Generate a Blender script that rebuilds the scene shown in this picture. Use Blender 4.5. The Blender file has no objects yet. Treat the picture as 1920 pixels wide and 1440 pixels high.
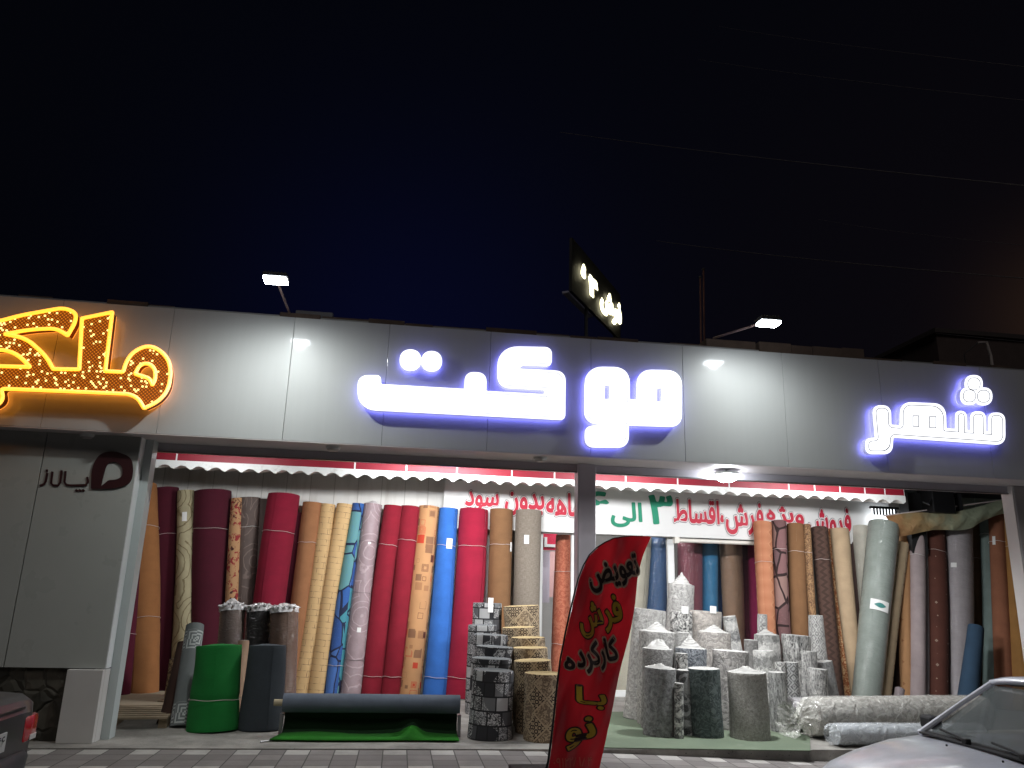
import bpy, math, random
from mathutils import Vector, Matrix
random.seed(7)
PI=math.pi
S=bpy.context.scene; COL=S.collection
# ------------------------------------------------------------------ camera
F=1442.0; H=1.6
cz=Vector((157,5370,F)).normalized()                 # world up seen from the camera (right, up, forward)
_y=-(F*F+157*11040)/5370
cx=Vector((11040,_y,F)).normalized()
cy=cx.cross(cz)
if cy.z<0: cy=-cy
cam_d=bpy.data.cameras.new('camera'); cam=bpy.data.objects.new('camera',cam_d); COL.objects.link(cam)
cam_d.sensor_width=36; cam_d.lens=F/1920*36; cam_d.clip_start=.05; cam_d.clip_end=500
R=Vector((cx.x,cy.x,cz.x)); U=Vector((cx.y,cy.y,cz.y)); FW=Vector((cx.z,cy.z,cz.z))
cam.matrix_world=Matrix(((R.x,U.x,-FW.x,0),(R.y,U.y,-FW.y,0),(R.z,U.z,-FW.z,H),(0,0,0,1)))
S.camera=cam
# ------------------------------------------------------------------ world, weak street glow, exposure
w=bpy.data.worlds.new('World'); S.world=w; w.use_nodes=True
nt=w.node_tree; bg=nt.nodes['Background']
def dirv(px,py):
    d=R*(px-960)+U*(720-py)+FW*F; return d.normalized()
tc=nt.nodes.new('ShaderNodeTexCoord')
def glow(px,py,pw,col,prev):
    d=dirv(px,py)
    dp=nt.nodes.new('ShaderNodeVectorMath'); dp.operation='DOT_PRODUCT'; nt.links.new(tc.outputs['Generated'],dp.inputs[0]); dp.inputs[1].default_value=d
    mx=nt.nodes.new('ShaderNodeMath'); mx.operation='MAXIMUM'; nt.links.new(dp.outputs['Value'],mx.inputs[0]); mx.inputs[1].default_value=0
    p=nt.nodes.new('ShaderNodeMath'); p.operation='POWER'; nt.links.new(mx.outputs[0],p.inputs[0]); p.inputs[1].default_value=pw
    sc=nt.nodes.new('ShaderNodeVectorMath'); sc.operation='SCALE'; sc.inputs[0].default_value=col; nt.links.new(p.outputs[0],sc.inputs['Scale'])
    ad=nt.nodes.new('ShaderNodeVectorMath'); ad.operation='ADD'; nt.links.new(sc.outputs[0],ad.inputs[0])
    if prev is None: ad.inputs[1].default_value=(.0010,.0012,.0022)
    else: nt.links.new(prev.outputs[0],ad.inputs[1])
    return ad
a=glow(760,680,34,(.0005,.0009,.0100),None)
a=glow(2060,600,260,(.018,.009,.004),a)
a=glow(1900,650,14,(.0018,.0010,.0009),a)
a=glow(900,500,6,(.0001,.0002,.0010),a)
nt.links.new(a.outputs[0],bg.inputs['Color']); bg.inputs['Strength'].default_value=1.0
sd=bpy.data.lights.new('street_glow','SUN'); sd.energy=.28; sd.angle=math.radians(18); sd.color=(1,.93,.9)
so=bpy.data.objects.new('street_glow',sd); COL.objects.link(so); so.rotation_euler=Vector((.25,.75,-.85)).to_track_quat('-Z','Y').to_euler()
S.view_settings.view_transform='Standard'; S.view_settings.look='None'; S.view_settings.exposure=0; S.view_settings.gamma=1
S.render.engine='CYCLES'
# ------------------------------------------------------------------ projection helpers (pixels of the 1920x1440 photograph -> world)
def ray(px,py): return R*(px-960)+U*(720-py)+FW*F
def ony(px,py,y):
    d=ray(px,py); t=y/d.y; return Vector((d.x*t,y,H+d.z*t))
def onz(px,py,z=0.):
    d=ray(px,py); t=(z-H)/d.z; return Vector((d.x*t,d.y*t,z))
def proj(P):
    v=Vector(P)-Vector((0,0,H)); c=v.dot(FW); return 960+F*v.dot(R)/c, 720-F*v.dot(U)/c
def x_at(px,y,z=0.):
    a,b=-20.,30.
    for _ in range(40):
        m=(a+b)/2
        v=Vector((m,y,z-H))
        if v.dot(FW)<=.01: a=m; continue
        if proj((m,y,z))[0]<px: a=m
        else: b=m
    return m
def depth(P): return (Vector(P)-Vector((0,0,H))).dot(FW)
# ------------------------------------------------------------------ materials
class G:
    def __init__(s,name):
        s.m=bpy.data.materials.new(name); s.m.use_nodes=True; s.t=s.m.node_tree; s.b=s.t.nodes['Principled BSDF']; s.N=s.t.nodes; s.L=s.t.links
        s._uv=None
    def put(s,sock,v):
        if isinstance(v,bpy.types.NodeSocket): s.L.new(v,sock)
        elif isinstance(v,(tuple,list)) and sock.type=='RGBA' and len(v)==3: sock.default_value=(*v,1)
        else: sock.default_value=v
    def n(s,t,ins={},**at):
        x=s.N.new('ShaderNode'+t)
        for k,v in at.items(): setattr(x,k,v)
        for k,v in ins.items(): s.put(x.inputs[k],v)
        return x
    def uv(s): 
        if not s._uv: s._uv=s.n('TexCoord').outputs['UV']
        return s._uv
    def obj(s): return s.n('TexCoord').outputs['Object']
    def sep(s,v): x=s.n('SeparateXYZ',{0:v}); return x.outputs[0],x.outputs[1],x.outputs[2]
    def comb(s,x,y,z=0.): return s.n('CombineXYZ',{0:x,1:y,2:z}).outputs[0]
    def ma(s,op,a,b=0.,c=0.): return s.n('Math',{0:a,1:b,2:c},operation=op).outputs[0]
    def noise(s,v,sc,det=3,rough=.55,dist=0): return s.n('TexNoise',{'Vector':v,'Scale':sc,'Detail':det,'Roughness':rough,'Distortion':dist}).outputs['Fac']
    def vadd(s,a,b): return s.n('VectorMath',{0:a,1:b},operation='ADD').outputs[0]
    def warp(s,v,sc,amt):
        c=s.n('TexNoise',{'Vector':v,'Scale':sc}).outputs['Color']
        k=s.n('VectorMath',{0:c,1:(.5,.5,.5)},operation='SUBTRACT').outputs[0]
        k=s.n('VectorMath',{0:k,'Scale':amt},operation='SCALE').outputs[0]
        return s.vadd(v,k)
    def ramp(s,f,st,interp='LINEAR'):
        r=s.n('ValToRGB',{0:f}); cr=r.color_ramp; cr.interpolation=interp
        while len(cr.elements)<len(st): cr.elements.new(.5)
        for e,(p,c) in zip(cr.elements,st): e.position=p; e.color=(*c,1) if not isinstance(c,float) else (c,c,c,1)
        return r.outputs[0]
    def mix(s,f,a,b):
        x=s.n('Mix',{},data_type='RGBA'); s.put(x.inputs[0],f); s.put(x.inputs[6],a); s.put(x.inputs[7],b); return x.outputs[2]
    def bump(s,h,st=.5,d=.01,prev=None):
        x=s.n('Bump',{'Height':h,'Strength':st,'Distance':d})
        if prev is not None: s.L.new(prev,x.inputs['Normal'])
        return x.outputs[0]
    def fin(s,c,rough=.9,bump=None,**k):
        s.put(s.b.inputs['Base Color'],c); s.put(s.b.inputs['Roughness'],rough)
        if bump is not None: s.L.new(bump,s.b.inputs['Normal'])
        for kk,v in k.items(): s.put(s.b.inputs[kk.replace('_',' ')],v)
        return s.m
_mc={}
def cached(f):
    def g(*a,**k):
        key=(f.__name__,a,tuple(sorted(k.items())))
        if key not in _mc: _mc[key]=f(*a,**k)
        return _mc[key]
    return g
def sc(c,k): return tuple(min(1,x*k) for x in c)
def wrapcoat(g,b,on):
    if not on: return {},b
    v=g.warp(g.uv(),4,.25); x,y,z=g.sep(v)
    h=g.noise(g.comb(x,g.ma('MULTIPLY',y,2.6)),5,4,.6,1.2)
    nb=g.bump(h,1.,.045)
    return {'Coat_Weight':1.0,'Coat_Roughness':.12,'Coat_Normal':nb},b
@cached
def felt(c,wrap=False):
    g=G('felt'); n=g.noise(g.uv(),5,4); n2=g.noise(g.uv(),70,2)
    col=g.mix(n,sc(c,.72),sc(c,1.22)); col=g.mix(g.ma('MULTIPLY',n2,.35),col,sc(c,.5)); x,y,z=g.sep(g.uv()); st=g.noise(g.comb(g.ma('MULTIPLY',x,1.5),g.ma('MULTIPLY',y,9.)),1.,3); col=g.mix(g.ramp(st,[(.55,0.),(.75,.22)]),col,sc(c,.55))
    k,b=wrapcoat(g,g.bump(g.ma('ADD',n2,g.ma('MULTIPLY',st,2.)),.35,.004),wrap); return g.fin(col,.95,b,**k)
@cached
def weave(c,c2,wrap=False):
    g=G('weave'); x,y,z=g.sep(g.uv()); n=g.noise(g.comb(g.ma('MULTIPLY',x,18.),g.ma('MULTIPLY',y,90.)),1,3); m=g.noise(g.comb(g.ma('MULTIPLY',x,90.),g.ma('MULTIPLY',y,18.)),1,3)
    f=g.ma('MULTIPLY',g.ma('ADD',n,m),.5); f=g.ramp(f,[(.38,0.),(.62,1.)])
    k,b=wrapcoat(g,g.bump(f,.3,.003),wrap); return g.fin(g.mix(f,c,c2),.95,b,**k)
@cached
def brickline(c,line):
    g=G('brick_drawing_print'); v=g.warp(g.uv(),9,.015)
    br=g.n('TexBrick',{'Vector':v,'Color1':(1,1,1),'Color2':(1,1,1),'Mortar':(0,0,0),'Scale':1.,'Mortar Size':.0032,'Brick Width':.27,'Row Height':.088},offset=.37)
    brk=g.noise(g.uv(),14,3); f=g.ma('MULTIPLY',g.ma('SUBTRACT',1.,br.outputs['Color']),g.ramp(brk,[(.42,.12),(.62,1.)]))
    base=g.mix(g.noise(g.uv(),3,3),sc(c,.85),sc(c,1.1)); return g.fin(g.mix(f,base,line),.85,g.bump(brk,.1,.003))
@cached
def facets(cols,line,scale,lw,sx=1.,sy=1.,seed=0.):
    g=G('facet_print'); x,y,z=g.sep(g.warp(g.uv(),2,.12)); v=g.comb(g.ma('MULTIPLY',x,sx),g.ma('MULTIPLY',y,sy),seed)
    a=g.n('TexVoronoi',{'Vector':v,'Scale':scale,'Randomness':.75},feature='F1'); e=g.n('TexVoronoi',{'Vector':v,'Scale':scale,'Randomness':.75},feature='DISTANCE_TO_EDGE')
    r,_,_=g.sep(a.outputs['Color']); n=len(cols)
    col=g.ramp(r,[(i/n,c) for i,c in enumerate(cols)],'CONSTANT')
    fl=g.ma('GREATER_THAN',g.noise(g.uv(),40,3),.62); col=g.mix(g.ma('MULTIPLY',fl,.4),col,sc(cols[0],1.8))
    f=g.ma('LESS_THAN',e.outputs['Distance'],lw); return g.fin(g.mix(f,col,line),.85,g.bump(g.noise(g.uv(),60),.15,.003))
@cached
def squares(c,cols,scale,thr=.3):
    g=G('square_print'); v=g.uv()
    a=g.n('TexVoronoi',{'Vector':v,'Scale':scale,'Randomness':.55},distance='CHEBYCHEV')
    r,s2,_=g.sep(a.outputs['Color'])
    ins=g.ma('LESS_THAN',a.outputs['Distance'],g.ma('MULTIPLY',g.ma('ADD',s2,.35),thr))
    n=len(cols); col=g.ramp(r,[(i/n,q) for i,q in enumerate(cols)],'CONSTANT')
    ring=g.ma('GREATER_THAN',g.ma('SINE',g.ma('MULTIPLY',a.outputs['Distance'],70.)),.1)
    ins=g.ma('MULTIPLY',ins,g.ma('MAXIMUM',ring,g.ma('GREATER_THAN',r,.55)))
    return g.fin(g.mix(ins,g.mix(g.noise(v,4),sc(c,.85),sc(c,1.1)),col),.85)
@cached
def floral(c,d,scale=14,thr=.55,d2=None,dist=2.5):
    g=G('floral_print'); n=g.noise(g.uv(),scale,3,.6,dist); f=g.ramp(n,[(thr-.02,0.),(thr+.02,1.)])
    k=g.ramp(g.noise(g.uv(),scale*.5,2),[(.45,0.),(.5,1.)]); dd=g.mix(k,d,d2 or d)
    return g.fin(g.mix(f,c,dd),.85,g.bump(n,.2,.004))
@cached
def swirl(c,d,wrap=False,s=2.2,lw=.6):
    g=G('swirl_relief'); v=g.uv(); a=g.n('TexVoronoi',{'Vector':v,'Scale':s},feature='F1')
    f=g.ramp(g.ma('SINE',g.ma('ADD',g.ma('MULTIPLY',a.outputs['Distance'],38.),g.ma('MULTIPLY',g.noise(v,5),6.))),[(.5+lw*.4,0.),(.97,1.)])
    base=g.mix(g.noise(v,7,5),c,sc(c,.62)); k,b=wrapcoat(g,g.bump(f,.4,.006),wrap); return g.fin(g.mix(f,base,d),.8,b,**k)
@cached
def zig(c,line,ku,kv,lw=.07,wrap=False):
    g=G('zigzag_print'); x,y,z=g.sep(g.uv()); tri=g.ma('PINGPONG',g.ma('MULTIPLY',y,kv),.5)
    f=g.ma('FRACT',g.ma('ADD',g.ma('MULTIPLY',x,ku),tri)); f=g.ma('LESS_THAN',f,lw)
    base=g.mix(g.noise(g.uv(),5,4),sc(c,.8),sc(c,1.15)); k,b=wrapcoat(g,g.bump(g.noise(g.uv(),60),.2,.003),wrap); return g.fin(g.mix(f,base,line),.9,b,**k)
@cached
def fan(c,c2,ku=4.,kv=5.):
    g=G('fan_print'); x,y,z=g.sep(g.uv()); f=g.ma('FRACT',g.ma('ADD',g.ma('MULTIPLY',x,ku),g.ma('PINGPONG',g.ma('MULTIPLY',y,kv),.5)))
    return g.fin(g.mix(g.ramp(f,[(0,0.),(.85,.6),(.95,1.)]),c,c2),.9,g.bump(g.noise(g.uv(),60),.2,.003))
@cached
def dots(c,d,scale=6.,r=.14,rnd=.15):
    g=G('sprigged_carpet'); a=g.n('TexVoronoi',{'Vector':g.uv(),'Scale':scale,'Randomness':rnd},distance='MANHATTAN'); D=a.outputs['Distance']
    f=g.ma('MULTIPLY',g.ma('LESS_THAN',D,r),g.ma('GREATER_THAN',D,r*.3)); base=g.mix(g.noise(g.uv(),4,4),sc(c,.7),sc(c,1.3))
    return g.fin(g.mix(g.ma('MULTIPLY',f,.6),base,d),.92,g.bump(g.noise(g.uv(),60),.2,.003))
@cached
def pile(c,d,scale=26,kind=0,con=.5,seed=0.):
    """grey sculpted carpet: 0 mottled, 1 damask, 2 bark lines, 3 band of relief, 4 small pattern"""
    g=G('sculpted_pile'); x,y,z=g.sep(g.uv()); v=g.comb(x,y,seed)
    n=g.noise(v,scale,5,.7,.6); f=g.ramp(n,[(.5-.25*(1-con)-.02,0.),(.5+.25*(1-con)+.03,1.)])
    if kind==1:
        q=g.noise(v,scale*.55,2,.5,3.2); f=g.mix(.55,f,g.ramp(q,[(.48,0.),(.54,1.)]))
    if kind==2:
        q=g.noise(g.comb(g.ma('MULTIPLY',x,4.),g.ma('MULTIPLY',y,.55),seed),7,4,.6,2.5); f=g.mix(.65,f,g.ramp(g.ma('ABSOLUTE',g.ma('SUBTRACT',q,.5)),[(.02,0.),(.05,1.)]))
    if kind==3:
        q=g.ma('SINE',g.ma('MULTIPLY',y,22.)); q2=g.noise(v,12,2,.5,4.); f=g.mix(.6,f,g.ramp(g.ma('ADD',g.ma('MULTIPLY',q,.25),q2),[(.4,0.),(.6,1.)]))
    if kind==4:
        a=g.n('TexVoronoi',{'Vector':v,'Scale':9.,'Randomness':.1},distance='MANHATTAN'); f=g.mix(.6,f,g.ma('GREATER_THAN',g.ma('SINE',g.ma('MULTIPLY',a.outputs['Distance'],16.)),-.1))
    stain=g.noise(v,1.7,2)
    fine=g.noise(g.comb(x,g.ma('MULTIPLY',y,2.),seed),85,2); f=g.ma('MULTIPLY_ADD',g.ma('SUBTRACT',fine,.5),.9,f); f=g.n('Clamp',{0:f}).outputs[0]; col=g.mix(f,sc(d,.85),sc(c,1.4)); col=g.mix(g.ma('MULTIPLY',stain,.35),col,sc(d,1.3))
    return g.fin(col,.95,g.bump(f,.8,.016))
@cached
def patchwork(cols,mort,w=.17,h=.15,tex=1.,seed=0.):
    g=G('patchwork_print'); v=g.uv()
    br=g.n('TexBrick',{'Vector':v,'Color1':(0,0,0),'Color2':(1,1,1),'Mortar':(0,0,0),'Scale':1.,'Mortar Size':.009,'Brick Width':w,'Row Height':h,'Bias':0.},offset=.45,squash=.7,squash_frequency=3)
    r,_,_=g.sep(br.outputs['Color']); n=len(cols); col=g.ramp(r,[(i/n,c) for i,c in enumerate(cols)],'CONSTANT')
    q=g.ramp(g.noise(v,26,3,.6,3.),[(.5,0.),(.55,1.)]); msk=g.ma('MULTIPLY',g.ma('GREATER_THAN',g.noise(v,3.7,0),.48),q)
    col=g.mix(g.ma('MULTIPLY',msk,tex),col,sc(cols[-1],1.25)); return g.fin(g.mix(br.outputs['Fac'],col,mort),.9)
@cached
def lozenge(c,d,e):
    g=G('lozenge_print'); x,y,z=g.sep(g.uv()); k=3.3
    a=g.ma('ADD',g.ma('MULTIPLY',x,k),g.ma('MULTIPLY',y,k)); b=g.ma('SUBTRACT',g.ma('MULTIPLY',x,k),g.ma('MULTIPLY',y,k))
    fa=g.ma('ABSOLUTE',g.ma('SUBTRACT',g.ma('FRACT',a),.5)); fb=g.ma('ABSOLUTE',g.ma('SUBTRACT',g.ma('FRACT',b),.5))
    edge=g.ma('GREATER_THAN',g.ma('MAXIMUM',fa,fb),.46)
    ck=g.n('TexChecker',{'Vector':g.comb(a,b,.5),'Color1':(1,1,1),'Color2':(0,0,0),'Scale':1.}).outputs['Fac']
    vd=g.n('TexVoronoi',{'Vector':g.comb(a,b),'Scale':4.,'Randomness':0.}).outputs['Distance']; dd=g.ma('GREATER_THAN',g.ma('SINE',g.ma('MULTIPLY',vd,14.)),.2)
    fl=g.ramp(g.noise(g.uv(),13,3,.6,3.),[(.5,0.),(.54,1.)])
    col=g.mix(ck,g.mix(fl,c,e),g.mix(dd,d,e)); return g.fin(g.mix(edge,col,e),.9)
@cached
def plain(c,rough=.6,metal=0.,coat=0.,nz=.12,scale=4.,bmp=0.):
    g=G('surface'); n=g.noise(g.obj(),scale,5,.6); col=g.mix(n,sc(c,1-nz),sc(c,1+nz)); rr=g.ma('ADD',g.ma('MULTIPLY',g.noise(g.obj(),scale*3,3),.2),rough-.1)
    b=g.bump(g.noise(g.obj(),scale*12,3),bmp,.01) if bmp else None
    return g.fin(col,rr,b,Metallic=metal,Coat_Weight=coat,Coat_Roughness=.08)
@cached
def emit(c,s,base=(.8,.8,.8)):
    g=G('lit'); return g.fin(base,.4,None,Emission_Color=c,Emission_Strength=s)
@cached
def film(tint=(.9,.9,.92),a=.35):
    g=G('clear_film'); v=g.warp(g.obj(),5,.2); n=g.noise(v,7,2,.5,.8); cr=g.ma('ABSOLUTE',g.ma('SUBTRACT',n,.5)); al=g.ramp(cr,[(0.,min(1.,a*1.7)),(.05,a*1.05),(.2,a*.9)])
    return g.fin(tint,.16,g.bump(n,1.,.06),Alpha=al,Specular_IOR_Level=.9)
@cached
def glass(tint=(.05,.06,.06),a=.05):
    g=G('window_glass'); n=g.noise(g.obj(),1.3,3)
    return g.fin(tint,.04,None,Alpha=g.ma('ADD',g.ma('MULTIPLY',n,.04),a),Specular_IOR_Level=.6)
# ------------------------------------------------------------------ objects
def tag(o,label=None,cat=None,group=None,kind=None):
    for k,v in (('label',label),('category',cat),('group',group),('kind',kind)):
        if v: o[k]=v
    return o
def thing(name,label,cat,loc=(0,0,0),group=None,rz=0):
    o=bpy.data.objects.new(name,None); COL.objects.link(o); o.location=loc; o.rotation_euler=(0,0,rz); o.empty_display_size=.1
    return tag(o,label,cat,group)
def mk(name,V,Fc,mat,parent=None,smooth=False,uv=None,local=False,fm=None,sharp=None):
    """one mesh object from world coordinates"""
    V=[Vector(v) for v in V]
    if parent is not None: o0=Vector((0,0,0)) if local else (world_loc(parent))
    else: o0=Vector((sum(v.x for v in V)/len(V),sum(v.y for v in V)/len(V),min(v.z for v in V)))
    me=bpy.data.meshes.new(name); me.from_pydata([v-o0 for v in V],[],Fc); me.update()
    for m in (mat if isinstance(mat,(list,tuple)) else [mat]): me.materials.append(m)
    if fm:
        for p,i in zip(me.polygons,fm): p.material_index=i
    if uv:
        l=me.uv_layers.new(name='UVMap')
        for p in me.polygons:
            for li in p.loop_indices: l.data[li].uv=uv(p.index,me.loops[li].vertex_index,li-p.loop_start)
    if smooth:
        me.polygons.foreach_set('use_smooth',[True]*len(me.polygons))
        try: me.set_sharp_from_angle(angle=math.radians(sharp or 40))
        except Exception: pass
    o=bpy.data.objects.new(name,me); COL.objects.link(o)
    if parent is not None: o.parent=parent
    else: o.location=o0
    return o
def world_loc(o):
    p=Vector(o.location)
    while o.parent: o=o.parent; p=p+Vector(o.location)
    return p
class MB:
    def __init__(s): s.V=[];s.F=[]
    def add(s,V,Fc):
        n=len(s.V); s.V+= [Vector(v) for v in V]; s.F+=[tuple(i+n for i in f) for f in Fc]; return s
    def box(s,a,b,bev=0.):
        x0,x1=sorted((a[0],b[0]));y0,y1=sorted((a[1],b[1]));z0,z1=sorted((a[2],b[2]))
        if bev<=0:
            return s.add([(x0,y0,z0),(x1,y0,z0),(x1,y1,z0),(x0,y1,z0),(x0,y0,z1),(x1,y0,z1),(x1,y1,z1),(x0,y1,z1)],[(3,2,1,0),(4,5,6,7),(0,1,5,4),(1,2,6,5),(2,3,7,6),(3,0,4,7)])
        import bmesh
        bm=bmesh.new(); bmesh.ops.create_cube(bm,size=1)
        for v in bm.verts: v.co=Vector(((x0+x1)/2+v.co.x*(x1-x0),(y0+y1)/2+v.co.y*(y1-y0),(z0+z1)/2+v.co.z*(z1-z0)))
        bmesh.ops.bevel(bm,geom=bm.edges[:],offset=bev,segments=2,profile=.5,affect='EDGES')
        bm.verts.index_update(); s.add([v.co.copy() for v in bm.verts],[[v.index for v in f.verts] for f in bm.faces]); bm.free(); return s
    def tube(s,pts,r,n=8,caps=True):
        pts=[Vector(p) for p in pts]; rs=r if isinstance(r,(list,tuple)) else [r]*len(pts); base=len(s.V); up=None
        for i,p in enumerate(pts):
            t=(pts[min(i+1,len(pts)-1)]-pts[max(i-1,0)]).normalized()
            if up is None: up=t.orthogonal().normalized()
            up=(up-t*up.dot(t)).normalized(); bi=t.cross(up)
            for k in range(n):
                a=2*PI*k/n; s.V.append(p+up*math.cos(a)*rs[i]+bi*math.sin(a)*rs[i])
        for i in range(len(pts)-1):
            for k in range(n):
                s.F.append((base+i*n+k,base+i*n+(k+1)%n,base+(i+1)*n+(k+1)%n,base+(i+1)*n+k))
        if caps: s.F.append(tuple(base+k for k in range(n))[::-1]); s.F.append(tuple(base+(len(pts)-1)*n+k for k in range(n)))
        return s
    def quadpts(s,q,th,nrm):
        q=[Vector(p) for p in q]; n=Vector(nrm).normalized()*th; return s.add(q+[p+n for p in q],[(3,2,1,0),(4,5,6,7),(0,1,5,4),(1,2,6,5),(2,3,7,6),(3,0,4,7)])
    def build(s,name,mat,parent=None,smooth=False,local=False): return mk(name,s.V,s.F,mat,parent,smooth,local=local)
def struct(o): return tag(o,kind='structure')
def curve_mesh(contours,extrude=0.,offset=0.,bevel=0.,cyc=True,dims='2D'):
    c=bpy.data.curves.new('c','CURVE'); c.dimensions=dims; c.fill_mode='BOTH' if dims=='2D' else 'FULL'; c.extrude=extrude; c.offset=offset; c.bevel_depth=bevel; c.bevel_resolution=2
    for pts in contours:
        sp=c.splines.new('POLY'); sp.points.add(len(pts)-1); sp.use_cyclic_u=cyc
        for q,p in zip(sp.points,pts): q.co=(p[0],p[1],0,1)
    return _conv(c)
def _conv(c):
    o=bpy.data.objects.new('c',c); COL.objects.link(o); dg=bpy.context.evaluated_depsgraph_get(); dg.update()
    me=o.evaluated_get(dg).to_mesh(); V=[v.co.copy() for v in me.vertices]; Fc=[tuple(p.vertices) for p in me.polygons]
    o.evaluated_get(dg).to_mesh_clear(); bpy.data.objects.remove(o); bpy.data.curves.remove(c); return V,Fc
def rnd_poly(P,n=7):
    out=[]; k=len(P)
    for i in range(k):
        p=Vector(P[i][:2]); r=P[i][2] if len(P[i])>2 else 0; a=Vector(P[i-1][:2])-p; b=Vector(P[(i+1)%k][:2])-p
        r=min(r,a.length*.49 if r<a.length else a.length*.5,b.length*.5)
        if r<1: out.append((p.x,p.y)); continue
        s0=p+a.normalized()*r; s1=p+b.normalized()*r
        for j in range(n+1):
            t=j/n; q=s0*(1-t)**2+p*2*t*(1-t)+s1*t*t
            # pull towards a circular arc
            out.append((q.x,q.y))
    return out
def circle(cx_,cy_,r,n=36): return [(cx_+r*math.cos(2*PI*i/n),cy_+r*math.sin(2*PI*i/n)) for i in range(n)]
def to_plane(pts,o,s,y):
    """crop pixels -> (x,z) on the plane y"""
    r=[]
    for p in pts:
        w_=ony(o[0]+p[0]/s,o[1]+p[1]/s,y); r.append((w_.x,w_.z))
    return r
def slab(name,contours,yf,th,mat,parent,offset=0.):
    V,Fc=curve_mesh(contours,extrude=th/2)
    return mk(name,[(v.x,yf+th/2-v.z,v.y) for v in V],Fc,mat,parent)
# Arabic shaping with presentation forms (isolated, final, initial, medial)
AR={'ا':'FE8D FE8E','ب':'FE8F FE90 FE91 FE92','پ':'FB56 FB57 FB58 FB59','ت':'FE95 FE96 FE97 FE98','د':'FEA9 FEAA','ر':'FEAD FEAE','ز':'FEAF FEB0','ژ':'FB8A FB8B','س':'FEB1 FEB2 FEB3 FEB4','ش':'FEB5 FEB6 FEB7 FEB8','ض':'FEBD FEBE FEBF FEC0','ط':'FEC1 FEC2 FEC3 FEC4','ع':'FEC9 FECA FECB FECC','ف':'FED1 FED2 FED3 FED4','ق':'FED5 FED6 FED7 FED8','ک':'FB8E FB8F FB90 FB91','ل':'FEDD FEDE FEDF FEE0','ـ':'0640 0640 0640 0640','م':'FEE1 FEE2 FEE3 FEE4','ن':'FEE5 FEE6 FEE7 FEE8','ه':'06D5 FEEA FEEB FEEC','و':'FEED FEEE','ی':'FBFC FBFD FBFE FBFF'}
def shape(t):
    out=[]
    for i,ch in enumerate(t):
        if ch not in AR: out.append(ch); continue
        f=AR[ch].split(); pv=t[i-1] if i else ' '; nx=t[i+1] if i+1<len(t) else ' '
        jp=pv in AR and len(AR[pv].split())==4; jn=len(f)==4 and nx in AR
        k=3 if jp and jn else 2 if jn else 1 if jp else 0
        out.append(chr(int(f[k],16)))
    return ''.join(reversed(out))
def text_mesh(t,offset=0.,extrude=0.,raw=False):
    """flat or extruded glyphs; offset fattens them with strips laid along the outline"""
    def base(ex):
        if t=='ه':
            return curve_mesh([rnd_poly([(0,25,0),(3,6,20),(30,-4,20),(62,4,25),(66,30,25),(46,56,20),(24,74,5),(20,60,5),(22,52,5),(4,40,10)]),[(32+14*math.cos(2*PI*i/16),25+13*math.sin(2*PI*i/16)) for i in range(16)]],extrude=ex)
        c=bpy.data.curves.new('t','FONT'); c.body=t if raw else shape(t); c.extrude=ex; c.resolution_u=4; return _conv(c)
    V,Fc=base(extrude)
    if t=='ه': offset*=100
    if offset<=0: return V,Fc
    V0,F0=base(0)
    cnt={}
    for f in F0:
        for i in range(len(f)):
            a,b=f[i-1],f[i]; ka=(round(V0[a].x,5),round(V0[a].y,5)); kb=(round(V0[b].x,5),round(V0[b].y,5)); k=(min(ka,kb),max(ka,kb)); cnt[k]=cnt.get(k,0)+1
    z=extrude
    for q,((a,b),n) in enumerate(cnt.items()):
        if n!=1 or a==b: continue
        a=Vector(a);b=Vector(b); t_=(b-a).normalized(); nn=Vector((-t_.y,t_.x))*offset; zz=z-.02*((q%7)+1)*(1 if z>0 else .001); P=[]
        for k in range(7): an=math.pi*k/6; P.append(b+nn*-math.cos(an)+t_*offset*math.sin(an))
        for k in range(7): an=math.pi*k/6; P.append(a+nn*math.cos(an)-t_*offset*math.sin(an))
        i0=len(V); V+=[Vector((p.x,p.y,zz)) for p in P]; Fc.append(tuple(range(i0,i0+14)))
    return V,Fc
def text_fit(t,box,y,mats,parent,names,offs=(0.,),th=.006,raw=False,rot=0.,warp=None,gap=.004):
    """layers of lettering (outline first, face last) fitted to a pixel box on the plane y"""
    V0,_=text_mesh(t,offs[-1],0,raw); x0=min(v.x for v in V0);x1=max(v.x for v in V0);y0=min(v.y for v in V0);y1=max(v.y for v in V0)
    a=ony(box[0],(box[1]+box[3])/2,y); b=ony(box[2],(box[1]+box[3])/2,y); zt=ony((box[0]+box[2])/2,box[1],y).z; zb=ony((box[0]+box[2])/2,box[3],y).z
    sx=(b.x-a.x)/(x1-x0); sz=(zt-zb)/(y1-y0); cxm=(a.x+b.x)/2; czm=(zt+zb)/2; ca,sa=math.cos(rot),math.sin(rot)
    for i,(of,m,nm) in enumerate(zip(offs,mats,names)):
        V,Fc=text_mesh(t,of,.5,raw); W=[]
        for v in V:
            X_=(v.x-(x0+x1)/2)*sx; Z_=(v.y-(y0+y1)/2)*sz; X_,Z_=X_*ca-Z_*sa,X_*sa+Z_*ca
            yy=-(i*gap)-th*(v.z+.5); px_,pz_=cxm+X_,czm+Z_
            W.append((px_,(warp(px_,pz_) if warp else y)+yy,pz_))
        mk(nm,W,Fc,m,parent)
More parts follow.
